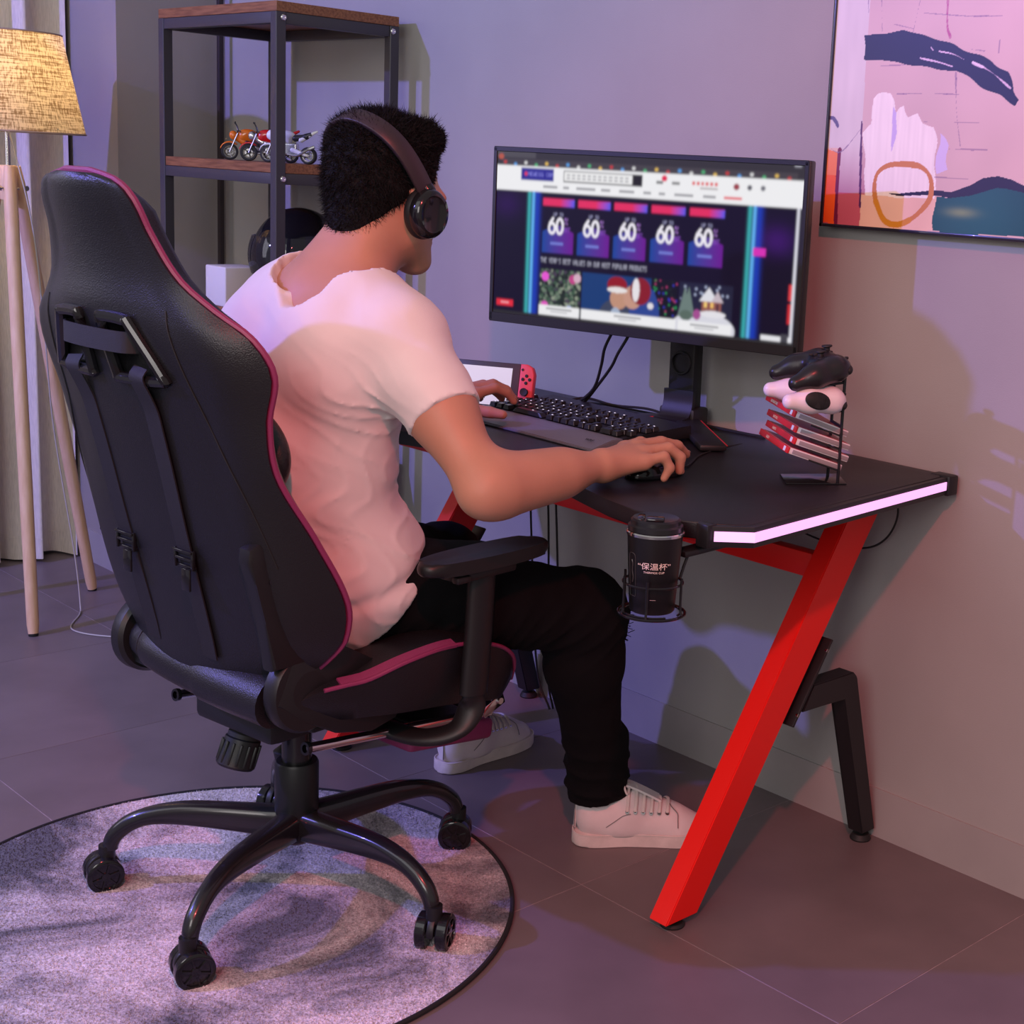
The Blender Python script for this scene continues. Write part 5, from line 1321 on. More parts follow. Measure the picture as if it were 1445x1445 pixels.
# ================================================================== SMALL THINGS ON THE DESK
def console():
    A = V(-2.350, -0.275, ZT+0.001)
    ph = R(30); x = V(-math.cos(ph), -math.sin(ph), 0)*-1      # local +x runs left to right as the viewer sees it
    n = V(x.y, -x.x, 0); lean = R(14)
    up = (V(0, 0, 1)*math.cos(lean)-n*math.sin(lean)); nn = x.cross(up)
    M = Matrix((x, up, nn)).transposed().to_4x4(); M.translation = A-x*0.239
    t = thing('handheld_console', 'handheld game console with pale screen and coral red controller propped behind the left hand', 'game console', mw=M)
    M_g = mat('console_grey', (0.045, 0.047, 0.055), 0.45)
    bm = BM(); add_box(bm, (0.1195, 0.051, -0.007), (0.173, 0.102, 0.013), 0.002); obj('body', bm, M_g, t, 30)
    bm = BM(); add_box(bm, (0.1195, 0.051, 0.0002), (0.140, 0.080, 0.0008)); obj('screen', bm, mat('console_screen', (0.5, 0.52, 0.52), 0.25, emit=(0.62, 0.66, 0.68), estr=0.62), t, False)
    def side(name, s, m):
        x0 = 0.2065 if s > 0 else 0.033; w_ = 0.032
        pts = [(x0, 0), (x0+s*w_*0.45, 0.0), (x0+s*w_*0.82, 0.006), (x0+s*w_, 0.020), (x0+s*w_, 0.082), (x0+s*w_*0.82, 0.096), (x0+s*w_*0.45, 0.102), (x0, 0.102)]
        b2 = BM(); add_prism(b2, pts if s > 0 else pts[::-1], -0.0165, 0.0015, 0.003, seg=3); c = obj(name, b2, m, t, 40)
        cx = x0+s*w_*0.5
        bm = BM(); add_lathe(bm, [(0.0075, 0), (0.0075, 0.003), (0.0045, 0.0035), (0.0045, 0.006), (0.0085, 0.0085), (0.0080, 0.010), (0.005, 0.0095), (0, 0.0092)], 24, Matrix.Translation((cx, 0.043 if s > 0 else 0.072, 0.0015))); obj('thumbstick', bm, M_rub, c)
        for dx, dy in ((0.0075, 0), (-0.0075, 0), (0, 0.0075), (0, -0.0075)):
            bm = BM(); add_lathe(bm, [(0.0034, 0), (0.0034, 0.0016), (0.0026, 0.0022), (0, 0.0023)], 16, Matrix.Translation((cx+dx, (0.070 if s > 0 else 0.045)+dy, 0.0015))); obj('button', bm, M_rub, c)
        bm = BM(); add_box(bm, (x0+s*0.006, 0.090, 0.002), (0.006, 0.0018, 0.002)); add_box(bm, (x0+s*0.006, 0.090, 0.002), (0.0018, 0.006, 0.002)); add_lathe(bm, [(0.003, 0), (0.003, 0.001), (0, 0.001)], 14, Matrix.Translation((cx-s*0.004, 0.022, 0.0015))); obj('small_button', bm, M_rub, c)
    side('controller_side', 1, mat('coral_plastic', (0.85, 0.09, 0.11), 0.45)); side('controller_side', -1, mat('cyan_plastic', (0.02, 0.45, 0.65), 0.45))
    bm = BM(); b2 = BM(); add_box(b2, (0, -0.035, 0), (0.03, 0.075, 0.002), 0.0005); b2.transform(Matrix.Translation((0.10, 0.070, -0.0145)) @ Matrix.Rotation(R(32), 4, 'X')); merge(bm, b2); obj('kickstand', bm, M_g, t, 30)
console()

# rack with game cases and two game pads
h = V(0.526, 0.851, 0); sp = V(-0.82, 0.572, 0); c0 = V(-1.580, -0.345, 0); b0 = c0+h*0.105
def rack():
    t = thing('controller_rack', 'black steel rack on the desk holding game cases below and two gamepads on top', 'rack', (0, 0, ZT))
    bm = BM(); q = [c0+sp*0.085-h*0.0, c0+h*0.0, b0+h*0.012, b0+h*0.012+sp*0.085]
    q = [V(-1.640, -0.300, 0), V(-1.580, -0.354, 0), V(-1.522, -0.262, 0), V(-1.585, -0.205, 0)]
    add_prism(bm, [(p.x, p.y) for p in q], 0.0003, 0.0025, 0.0006); obj('base_plate', bm, M_gloss, t, 30)
    r1 = V(-1.534, -0.272, 0); r2 = V(-1.585, -0.236, 0)
    for p in (r1, r2):
        bm = BM(); beam(bm, p+V(0, 0, 0.002), p+V(0, 0, 0.212), 0.006, 0.004, (0.526, 0.851, 0), 0.0006); obj('upright', bm, M_blkm, t, 30)
        for z, L, rise in ((0.176, 0.050, 0.008), (0.128, 0.045, 0.006)):
            bm = BM(); add_tube(bm, smooth_path([p+V(0, 0, z), p-h*L*0.7+V(0, 0, z-0.004), p-h*L+V(0, 0, z+rise)], 4), 0.0022, 8); obj('hook', bm, M_blkm, t)
        for z in (0.096, 0.0725, 0.053, 0.036):
            bm = BM(); add_tube(bm, [p+V(0, 0, z-0.012), p-h*0.055+V(0, 0, z+0.006)], 0.0015, 6); obj('case_rest', bm, M_blkm, t)
    for z in (0.030, 0.062, 0.10, 0.140, 0.178, 0.210):
        bm = BM(); beam(bm, r1+V(0, 0, z), r2+V(0, 0, z), 0.003, 0.004); obj('rung', bm, M_blkm, t, 30)
rack()
def game_case(i, zc, ze, shift, lb, word):
    a = c0+V(0, 0, zc)+sp*shift[1]+h*shift[0]; e = b0+V(0, 0, ze)+sp*shift[1]+h*shift[0]
    x = (e-a).normalized(); y = sp.copy(); nrm = x.cross(y).normalized(); y = nrm.cross(x)
    M = Matrix((x, y, nrm)).transposed().to_4x4(); M.translation = a-nrm*0.0055
    t = thing('game_case', lb, 'game case', mw=M, group='game cases in the rack')
    bm = BM()
    add_box(bm, (0.055, 0.084, 0.0055), (0.100, 0.166, 0.011), 0.0012)
    obj('case_shell', bm, mat('clear_plastic', (0.72, 0.66, 0.68), 0.22, alpha=1.0, spec=0.6), t, 30)
    bm = BM(); add_box(bm, (0.0575, 0.0005, 0.0055), (0.094, 0.002, 0.0070), 0.0005); obj('edge_channel', bm, mat('case_edge', (0.30, 0.25, 0.27), 0.3), t, 30)
    bm = BM(); add_box(bm, (0.0028, 0.084, 0.0055), (0.0046, 0.167, 0.0112), 0.0012); s = obj('spine', bm, mat('red_spine', (0.62, 0.018, 0.03), 0.35), t, 30)
    bm = BM(); add_box(bm, (0.054, 0.084, 0.0112), (0.095, 0.160, 0.0006)); obj('cover_sheet', bm, mat('red_sleeve', (0.42, 0.03, 0.05), 0.3), t, False)
    wm = mat('white_ink', (0.85, 0.82, 0.84), 0.5)
    bm = BM(); add_box(bm, (0.0003, 0.016, 0.0055), (0.0006, 0.010, 0.0080)); obj('spine_label', bm, wm, s, False)
    me = text_mesh(word, 0.007, extrude=0.0001); place('lettering', me, wm, s, mw=Matrix(((0, 0, -1, 0.0), (-1, 0, 0, 0.115), (0, 1, 0, 0.0050), (0, 0, 0, 1))))
for i, (zc, ze, sh, lb, wd) in enumerate((
        (0.8665, 0.8295, (0.0, 0.0), 'red-spined game case, topmost of the four in the rack', 'ADVENTURE'),
        (0.8400, 0.8065, (0.004, 0.0), 'red-spined game case, second from the top of the rack', 'RACING'),
        (0.8200, 0.7865, (0.003, 0.0), 'red-spined game case, third from the top with a white label at the corner', 'KARTS'),
        (0.8045, 0.7710, (-0.008, 0.0), 'red-spined game case, lowest of the four in the rack', 'GOLF'))):
    game_case(i, zc, ze, sh, lb, wd)

def gamepad(label, loc, M3, m_body, m_panel, name='gamepad'):
    M = Matrix.Translation(loc) @ M3
    t = thing(name, label, 'gamepad', mw=M)
    # local: x right, y towards the rear edge (triggers), z up; grips point to -y
    prims = [(p_ell((0, 0.010, 0), (0.062, 0.034, 0.0185)), 0)]
    for s in (1, -1):
        prims += [(p_cone((s*0.048, 0.008, 0.0), (s*0.060, -0.030, -0.008), 0.0215, 0.0190), 0.022), (p_cone((s*0.060, -0.030, -0.008), (s*0.066, -0.064, -0.017), 0.0190, 0.0130), 0.015)]
    me = sdf_mesh('body', prims, (-0.095, -0.085, -0.045), (0.095, 0.06, 0.04), 0.0025); place('body', me, m_body, t, True)
    for s in (1, -1):
        me = sdf_mesh('trigger', [(p_ell((s*0.044, 0.029, -0.003), (0.021, 0.010, 0.010)), 0)], (-0.09, 0.02, -0.03), (0.09, 0.06, 0.02), 0.0022); place('trigger', me, m_panel, t, True)
        bm = BM(); q = (-0.038, 0.020) if s < 0 else (0.022, -0.008)
        add_lathe(bm, [(0.0095, 0), (0.0095, 0.003), (0.005, 0.004), (0.005, 0.009), (0.0095, 0.0115), (0.009, 0.0135), (0.005, 0.0125), (0, 0.0122)], 24, Matrix.Translation((q[0], q[1], 0.0145))); obj('thumbstick', bm, M_rub, t)
    for dx, dy in ((0.008, 0), (-0.008, 0), (0, 0.008), (0, -0.008)):
        bm = BM(); add_lathe(bm, [(0.0040, 0), (0.0040, 0.003), (0.003, 0.004), (0, 0.0042)], 16, Matrix.Translation((0.042+dx, 0.022+dy, 0.0135))); obj('button', bm, m_panel, t)
    bm = BM(); add_box(bm, (-0.020, -0.008, 0.0165), (0.019, 0.006, 0.004), 0.001); add_box(bm, (-0.020, -0.008, 0.0165), (0.006, 0.019, 0.004), 0.001); obj('direction_pad', bm, M_rub, t, 30)
    return t
def basis(x, y):
    x = Vector(x).normalized(); y = Vector(y); y = (y-x*y.dot(x)).normalized(); z = x.cross(y)
    return Matrix((x, y, z)).transposed().to_4x4()
M_white = mat('white_plastic', (0.80, 0.70, 0.74), 0.32)
xr = -sp       # controller's right-hand side faces the camera
pb = V(-1.572, -0.300, 0)
gamepad('black gamepad lying on the top hooks of the rack', (pb.x+0.006, pb.y+0.004, 0.948), basis(xr, h*0.97+V(0, 0, 0.10)), mat('gamepad_black', (0.014, 0.013, 0.015), 0.3), M_rub)
g = gamepad('white gamepad with a ribbed dark grip panel hung under the black gamepad', (pb.x+0.006, pb.y-0.002, 0.898), basis(xr+V(0, 0, 0.0), h*0.92+V(0, 0, -0.20)), M_white, M_rub)
# ribbed dark panel on the near grip of the white pad
bm = BM(); b2 = BM(); add_lathe(b2, [(0, 0), (0.9, 0), (1.0, 0.10), (0.85, 0.2), (0, 0.22)], 32)
b2.transform(axis_matrix((0.0750, -0.022, -0.004), (1, 0.25, 0.10), (0, 1, 0)) @ Matrix.Diagonal((0.025, 0.0145, 0.030, 1))); merge(bm, b2)
for k in range(6): add_tube(bm, [(0.0822-0.0009*k, -0.038+k*0.006, -0.013), (0.0822-0.0009*k, -0.036+k*0.006, 0.004)], 0.0009, 5)
obj('grip_panel', bm, M_rub, g, 50)
# ================================================================== SEATED MAN
M_skin = mat('skin', (0.47, 0.235, 0.155), 0.5, noise=0.05, nscale=14, bump=0.12, bscale=900, sss=0.08)
M_hair = mat('black_hair', (0.006, 0.0055, 0.006), 0.7, bump=0.5, bscale=700, spec=0.25)
M_shirt = mat('white_jersey', (0.74, 0.70, 0.69), 0.85, bump=0.25, bscale=1400, sheen=0.2, noise=0.02, nscale=12)
M_jean = mat('black_denim', (0.0032, 0.0032, 0.0042), 0.9, spec=0.2, bump=0.4, bscale=1100)
M_shoe = mat('white_canvas', (0.72, 0.64, 0.64), 0.75, bump=0.3, bscale=1200, noise=0.03, nscale=25)
M_sole = mat('white_rubber', (0.66, 0.58, 0.55), 0.55, noise=0.08, nscale=40)
HO = np.array([-2.097, -0.812, 1.172], np.float32)
HM = axes((-0.12, 1.0, -0.14)).astype(np.float32)          # columns: head right, forward, up
def hp(x, y, z): return tuple((HO+HM@np.array([x, y, z], np.float32)).tolist())
def loc(P): return (P-HO)@HM
def hell(c, r): return p_ell(hp(*c), r, HM)
def hcone(a, b, ra, rb): return p_cone(hp(*a), hp(*b), ra, rb)
SR, ER, WR = (-1.940, -0.885, 0.968), (-1.740, -0.868, 0.768), (-1.722, -0.655, 0.785)
SL, EL, WL = (-2.292, -0.900, 0.955), (-2.455, -0.750, 0.778), (-2.347, -0.538, 0.790)
def lerp(a, b, t): return tuple(a[i]+(b[i]-a[i])*t for i in range(3))
def off(a, d): return tuple(a[i]+d[i] for i in range(3))
def torso(o=0.0):
    return [
        (p_ell((-2.112, -0.925, 0.575), (.170+o, .125+o, .105+o)), 0),
        (p_ell((-2.113, -0.945, 0.680), (.146+o, .112+o, .140+o)), .06),
        (p_ell((-2.114, -0.940, 0.800), (.158+o, .112+o, .150+o)), .06),
        (p_ell((-2.114, -0.920, 0.905), (.165+o, .108+o, .120+o)), .06),
        (p_cone((-2.190, -0.915, 0.985), (-2.040, -0.910, 0.992), .082+o, .082+o), .07),
        (p_cone((-2.103, -0.905, 1.030), lerp(SR, (-2.1, -.9, 1.0), .12), .058+o, .060+o), .06),
        (p_cone((-2.110, -0.905, 1.025), lerp(SL, (-2.1, -.9, 1.0), .12), .058+o, .060+o), .06),
        (p_ell((-2.030, -0.985, 0.915), (.075+o, .045+o, .090+o)), .05),
        (p_ell((-2.200, -0.990, 0.910), (.075+o, .045+o, .090+o)), .05),
    ]
def arm(S, E, W, s, o=0.0):
    up = lerp(S, E, 0.45); fa = lerp(E, W, 0.3)
    return [
        (p_cone(S, up, .058+o, .050+o), .05), (p_cone(up, E, .050+o, .037+o), .03),
        (p_ell(lerp(S, E, .52), (.038+o, .041+o, .060+o), axes(np.array(E)-np.array(S))[:, [0, 2, 1]]), .03),
        (p_cone(E, W, .0375, .0245), .03), (p_cone(lerp(E, W, .14), lerp(E, W, .62), .0395, .0310), .05),
        (p_cone(off(E, (0.008*s, -0.016, -0.008)), E, .020, .028), .025),
    ]
def hand(W, kn, pip, dip, tip, thumb, k=.010):
    pr = []
    rb = [.0102, .0108, .0104, .0092]
    c = np.mean(np.array(kn), 0)
    for i in range(4):
        # palm rays
        a = lerp(W, kn[i], 0.12); pr.append((p_cone(off(a, (0, 0, -.003)), off(kn[i], (0, 0, -.003)), .0195, .0128), .016))
    for i in range(4):
        r = rb[i]
        pr += [(p_cone(kn[i], pip[i], r*1.08, r*.98), .009), (p_cone(pip[i], dip[i], r*.98, r*.88), .004), (p_cone(dip[i], tip[i], r*.88, r*.74), .004)]
    t0, t1, t2, t3 = thumb
    pr += [(p_cone(t0, t1, .0170, .0135), .016), (p_cone(t1, t2, .0130, .0112), .007), (p_cone(t2, t3, .0112, .0090), .004)]
    return pr
RK = [(-1.764, -0.560, .798), (-1.742, -0.553, .803), (-1.718, -0.560, .798), (-1.698, -0.577, .788)]
RP = [(-1.775, -0.512, .801), (-1.738, -0.500, .806), (-1.704, -0.515, .803), (-1.684, -0.545, .795)]
RD = [(-1.780, -0.484, .794), (-1.735, -0.463, .797), (-1.694, -0.496, .787), (-1.678, -0.536, .776)]
RT = [(-1.778, -0.462, .785), (-1.738, -0.437, .779), (-1.694, -0.497, .764), (-1.684, -0.543, .758)]
RTH = [(-1.742, -0.630, .776), (-1.785, -0.587, .772), (-1.801, -0.548, .766), (-1.800, -0.520, .762)]
LK = [(-2.308, -0.452, .806), (-2.332, -0.444, .811), (-2.356, -0.447, .808), (-2.378, -0.458, .800)]
LP = [(-2.296, -0.412, .816), (-2.318, -0.400, .820), (-2.344, -0.404, .816), (-2.374, -0.422, .806)]
LD = [(-2.288, -0.388, .806), (-2.308, -0.374, .808), (-2.338, -0.380, .804), (-2.372, -0.403, .796)]
LT = [(-2.284, -0.373, .788), (-2.303, -0.358, .789), (-2.334, -0.364, .787), (-2.370, -0.390, .783)]
LTH = [(-2.322, -0.520, .784), (-2.272, -0.488, .782), (-2.240, -0.468, .780), (-2.216, -0.455, .778)]
def head_prims():
    pr = [(hell((0, -.010, .048), (.0745, .0925, .0860)), 0), (hell((0, .022, .000), (.0640, .0700, .070)), .03),
          (hcone((0, .045, -.030), (0, .078, -.078), .048, .0215), .03), (hcone((-.050, .012, -.040), (-.020, .070, -.078), .020, .016), .03), (hcone((.050, .012, -.040), (.020, .070, -.078), .020, .016), .03),
          (hell((0, .078, .030), (.055, .018, .014)), .02), (hcone((0, .094, .018), (0, .112, -.016), .0075, .0115), .012), (hcone((-.010, .100, -.018), (.010, .100, -.018), .0085, .0085), .008),
          (hcone((-.018, .088, -.046), (.018, .088, -.046), .0065, .0065), .006), (hcone((-.014, .087, -.054), (.014, .087, -.054), .0068, .0068), .004),
          (hell((.040, .068, -.008), (.022, .018, .018)), .02), (hell((-.040, .068, -.008), (.022, .018, .018)), .02)]
    for s in (1, -1):
        pr += [(hcone((s*.074, -.004, -.012), (s*.080, -.010, .022), .008, .011), .008), (hcone((s*.080, -.010, .022), (s*.082, -.018, .026), .0085, .006), .004), (hell((s*.031, .081, .012), (.0125, .010, .0095)), .004)]
    pr += [(p_cone((-2.108, -0.905, 1.010), (-2.104, -0.865, 1.080), .057, .0525), .05), (p_cone((-2.104, -0.865, 1.080), hp(0, -.010, -.020), .0525, .055), .04),
           (p_cone((-2.145, -0.905, 1.025), hp(-.022, -.050, -.05), .034, .020), .05), (p_cone((-2.065, -0.900, 1.028), hp(.022, -.050, -.05), .034, .020), .05)]
    return pr
LEG_R = ((-2.020, -0.900, .560), (-1.903, -0.507, .470), (-1.930, -0.432, .115))
LEG_L = ((-2.195, -0.900, .560), (-2.300, -0.525, .480), (-2.368, -0.415, .115))
def leg(H, K, A, o=0.0):
    cf = lerp(K, A, .28)
    return [(p_cone(H, lerp(H, K, .5), .088+o, .076+o), .05), (p_cone(lerp(H, K, .5), K, .076+o, .060+o), .04), (p_ell(K, (.060+o, .062+o, .062+o)), .02),
            (p_cone(K, off(cf, (0, -.012, 0)), .058+o, .058+o), .03), (p_cone(off(cf, (0, -.012, 0)), A, .058+o, .036+o), .03)]
PERSON = thing('person', 'person in white t-shirt, black jeans and white trainers, sitting at the desk, hands typing', 'person', (-2.11, -0.93, 0.0))
PMI = Matrix.Translation((2.11, 0.93, 0.0))
# --- continuous body
body = [(f, k) for f, k in torso(-0.006)]+head_prims()
body += arm(SR, ER, WR, 1)+hand(WR, RK, RP, RD, RT, RTH)
body += arm(SL, EL, WL, -1)+hand(WL, LK, LP, LD, LT, LTH)
for L, foot in ((LEG_R, (-1.850, -0.325, .040)), (LEG_L, (-2.395, -0.270, .040))):
    body += leg(*L, o=-0.026)+[(p_cone(off(L[2], (0, 0, -.05)), (foot[0], foot[1], .034), .028, .020), .02), (p_cone(L[2], off(L[2], (0, -.005, -.07)), .026, .022), .02)]
me = sdf_mesh('body', body, (-2.60, -1.12, 0.005), (-1.60, -0.20, 1.36), 0.0034, relax=3)
place('body', me, M_skin, PERSON, True, PMI)
# nails
M_nail = mat('nail', (0.62, 0.36, 0.28), 0.3)
for D_, T_, nm in ((RD, RT, 'r'), (LD, LT, 'l')):
    for i in range(4):
        d = (Vector(T_[i])-Vector(D_[i])).normalized(); up = Vector((0, 0.6, 0.8)); up = (up-d*up.dot(d)).normalized(); s = d.cross(up)
        bm = BM(); add_lathe(bm, [(0, 0.0), (1, 0), (0.9, 0.5), (0, 0.7)], 16, Matrix.Translation(Vector(T_[i])+up*0.0068) @ Matrix((s, d, up)).transposed().to_4x4() @ Matrix.Diagonal((0.0050, 0.0060, 0.0016, 1)))
        obj('fingernail', bm, M_nail, PERSON, 60, PMI)
# --- hair
HL = [(-.13, -.100), (-.085, -.098), (-.055, -.088), (-.034, -.058), (-.016, -.012), (.000, .012), (.018, .000), (.032, .010), (.044, .040), (.060, .066), (.075, .080), (.13, .090)]
def hair_post(P, D):
    q = loc(P); zc = np.interp(q[:, 1], [a for a, b in HL], [b for a, b in HL])
    D = D+0.0012*rnd_noise(P, 260, 12, 11)*np.clip((q[:, 2]+.02)/.05, .15, 1)+0.0016*rnd_noise(P, 110, 10, 12)*np.clip(q[:, 2]/.06, 0, 1)
    fade = np.clip((q[:, 2]-zc)/.07, 0, 1)
    D = D+0.012*(1-fade)**1.5
    return np.maximum(D, (zc-q[:, 2])*0.8+0.0012*rnd_noise(P, 300, 8, 13))
hair = [(hell((0, -.012, .048), (.0820, .1030, .0930)), 0), (hell((0, .042, .116), (.056, .052, .034)), .04), (hell((0, -.045, .100), (.060, .055, .045)), .04), (hell((0, -.056, -.036), (.050, .044, .070)), .03)]
me = sdf_mesh('hair', hair, (-2.23, -0.95, 1.08), (-1.98, -0.65, 1.36), 0.0026, hair_post, relax=1); place('hair', me, M_hair, PERSON, True, PMI)
# loose locks standing off the surface so the outline is not smooth, and short stubble down the nape
def strands(name, n, fn, w_, parent, m):
    co = []
    for i in range(n):
        base, d, L = fn()
        if base is None: continue
        s = Vector((rng.normal(), rng.normal(), rng.normal())).cross(d).normalized()*w_
        k = Vector((rng.normal(), rng.normal(), rng.normal()))*L*0.25
        p1 = base+d*L*0.5+k*0.5; p2 = base+d*L+k
        co += [base-s, base+s, p1+s*0.7, p1-s*0.7, p1-s*0.7, p1+s*0.7, p2, p2]
    co = np.array([tuple(c) for c in co], np.float32); N = len(co)//8
    f1 = np.arange(N)[:, None]*8+np.array([0, 1, 2, 3]); 
    me = bpy.data.meshes.new(name)
    tri = np.concatenate([f1[:, [0, 1, 2]], f1[:, [0, 2, 3]], (np.arange(N)[:, None]*8+np.array([4, 5, 6]))])
    o = place(name, mesh_np(name, co, tri), m, parent, False, PMI); o['kind'] = 'stuff'; return o
hv = np.empty(len(me.vertices)*3, np.float32); me.vertices.foreach_get('co', hv); hv = hv.reshape(-1, 3)
hn = np.empty(len(me.vertices)*3, np.float32); me.vertices.foreach_get('normal', hn); hn = hn.reshape(-1, 3)
hq = (hv-HO)@HM
def lock():
    i = int(rng.integers(len(hv))); n = Vector(hn[i].tolist()); q = hq[i]; zc = float(np.interp(q[1], [a for a, b in HL], [b for a, b in HL]))
    if n.z < -0.75: return None, None, 0
    up = min(1.0, max(0.0, (q[2]-zc)/.10))
    g = Vector((0, -.2, -1)) if q[2] < .07 else Vector((float(q[0])*4, -.3+rng.normal()*.3, .2))
    d = (n*(.22+.55*up*rng.random())+g*.55+Vector((rng.normal(), rng.normal(), rng.normal()))*(.16+.42*up)).normalized()
    return Vector(hv[i].tolist())-n*.001, d, .004+.0085*up*(.5+rng.random())
strands('loose_locks', 42000, lock, .00055, PERSON, M_hair)
# --- t-shirt
def shirt_post(P, D):
    x, y, z = P[:, 0], P[:, 1], P[:, 2]
    # long soft drags over the back, gathered creases at the waist and under the arm
    n1 = rnd_noise(P, 26, 8, 21, (1, 1, 2.6)); n2 = rnd_noise(P, 55, 10, 22, (1.2, 1.2, 1.0)); n3 = rnd_noise(P, 120, 10, 23, (1, 1, 0.6))
    low = np.clip((0.80-z)/0.22, 0, 1); side = np.clip((x+2.04)/0.08, 0, 1)
    w1 = np.abs(np.sin((z*30+(x+2.0)*34+(y+0.9)*20)+1.3*n1)); w2 = np.abs(np.sin(((y+0.9)*58+(x+2)*34+z*9)+1.5*n1))
    crease = (1-w1)**2*0.0028*(0.3+0.7*low)+(1-w2)**3*0.0024*np.clip((0.90-z)/0.2, 0, 1)*np.clip((x+2.09)/0.08, 0.15, 1)
    arm_side = np.exp(-(((x+1.93)/.07)**2+((z-.86)/.09)**2)); w3 = np.abs(np.sin((x*70+z*95+y*25)+1.2*n1)); crease += (1-w3)**3*0.0035*arm_side
    D = D-crease*1.0-0.0020*n1-0.0011*n2-0.0003*n3+0.002
    waist = np.exp(-((z-(0.575+0.30*(y+0.92)))/0.013)**2); D = D+0.007*waist
    # hem: lower at the back
    zh = np.interp(y, [-1.0, -.92, -.86, -.80], [.425, .490, .570, .625])+0.005*rnd_noise(P, 22, 6, 25)
    D = np.maximum(D, (zh-z)*0.75)
    # neckline: wide raw-edged scoop, dipping at the back
    e = 0.0016*rnd_noise(P, 160, 8, 27)
    q = P-np.array([-2.092, -0.900, 1.078], np.float32)
    ne = (np.sqrt((q[:, 0]/.098)**2+((q[:, 1])/.115)**2+(q[:, 2]/.072)**2)-1)*.07
    vq = P-np.array([-2.052, -1.000, 1.058], np.float32); ve = (np.sqrt((vq[:, 0]/.045)**2+(vq[:, 1]/.07)**2+(vq[:, 2]/.045)**2)-1)*.04
    cut = np.minimum(ne, ve)+e
    D = np.maximum(D, -cut)
    # sleeve ends
    for S, E in ((SR, ER), (SL, EL)):
        S_, E_ = _v(S), _v(E); d = (E_-S_)/np.linalg.norm(E_-S_); L = np.linalg.norm(E_-S_)
        tt = (P-S_)@d; lat = P-S_-tt[:, None]*d; near = np.linalg.norm(lat, axis=1) < 0.115
        outer = (x > -1.97) if S is SR else (x < -2.27)
        D = np.where(near & outer & (tt > L*0.30), np.maximum(D, tt-(L*0.52+0.0012*rnd_noise(P, 150, 6, 29))), D)
    return D
sh = torso(0.012)
sh += [(p_cone((-2.105, -1.00, 0.74), (-2.105, -.96, 0.56), .135, .150), .05), (p_ell((-2.11, -.912, .57), (.207, .160, .150)), .05)]
for S, E in ((SR, ER), (SL, EL)):
    sh += [(p_cone(S, lerp(S, E, .30), .068, .0640), .05), (p_cone(lerp(S, E, .30), lerp(S, E, .68), .0640, .0615), .02)]
me = sdf_mesh('t_shirt', sh, (-2.52, -1.16, 0.40), (-1.72, -0.68, 1.10), 0.0042, shirt_post, relax=2, slack=0.012)
place('t_shirt', me, M_shirt, PERSON, True, PMI)
# sleeve and neck hem stitching lines
# --- jeans
def jean_post(P, D):
    x, y, z = P[:, 0], P[:, 1], P[:, 2]
    n1 = rnd_noise(P, 30, 8, 31); D = D-0.0022*n1
    low = np.clip((0.26-z)/0.16, 0, 1); kn = np.exp(-((z-.45)/.06)**2)
    D = D-(1-np.abs(np.sin(z*80+n1*1.2+y*20)))**2*0.009*low-(1-np.abs(np.sin((y-z)*75+n1)))**3*0.006*kn
    D = D-0.0010*rnd_noise(P, 140, 8, 33)
    D = np.maximum(D, 0.092-z+0.15*(y+.43)+0.002*rnd_noise(P, 60, 6, 34))
    return np.maximum(D, z-0.622)
jn = [(p_ell((-2.110, -0.915, .565), (.182, .132, .105)), 0)]
for L in (LEG_R, LEG_L): jn += leg(*L, o=0.010)+[(p_cone(off(L[2], (0, 0, .08)), off(L[2], (0, 0, -.02)), .056, .054), .02)]
me = sdf_mesh('jeans', jn, (-2.50, -1.10, 0.06), (-1.78, -0.34, 0.68), 0.005, jean_post, relax=2, slack=0.012)
j = place('jeans', me, M_jean, PERSON, True, PMI)
# frayed slit over the right knee
bm = BM()
for i in range(46):
    p = Vector((-1.868+rng.normal()*.012, -0.452+rng.normal()*.008, .478-i*.0018)); add_tube(bm, [p, p+V(rng.normal()*.006, .010+.006*rng.random(), rng.normal()*.006)], .0007, 4)
o = obj('frayed_threads', bm, M_jean, j); o['kind'] = 'stuff'
bm = BM(); add_lathe(bm, [(0, 0), (.0045, 0), (.004, .001), (0, .0015)], 14, axis_matrix((-1.925, -.905, .585), (1, -.4, .1))); obj('rivet', bm, M_chrome, j)

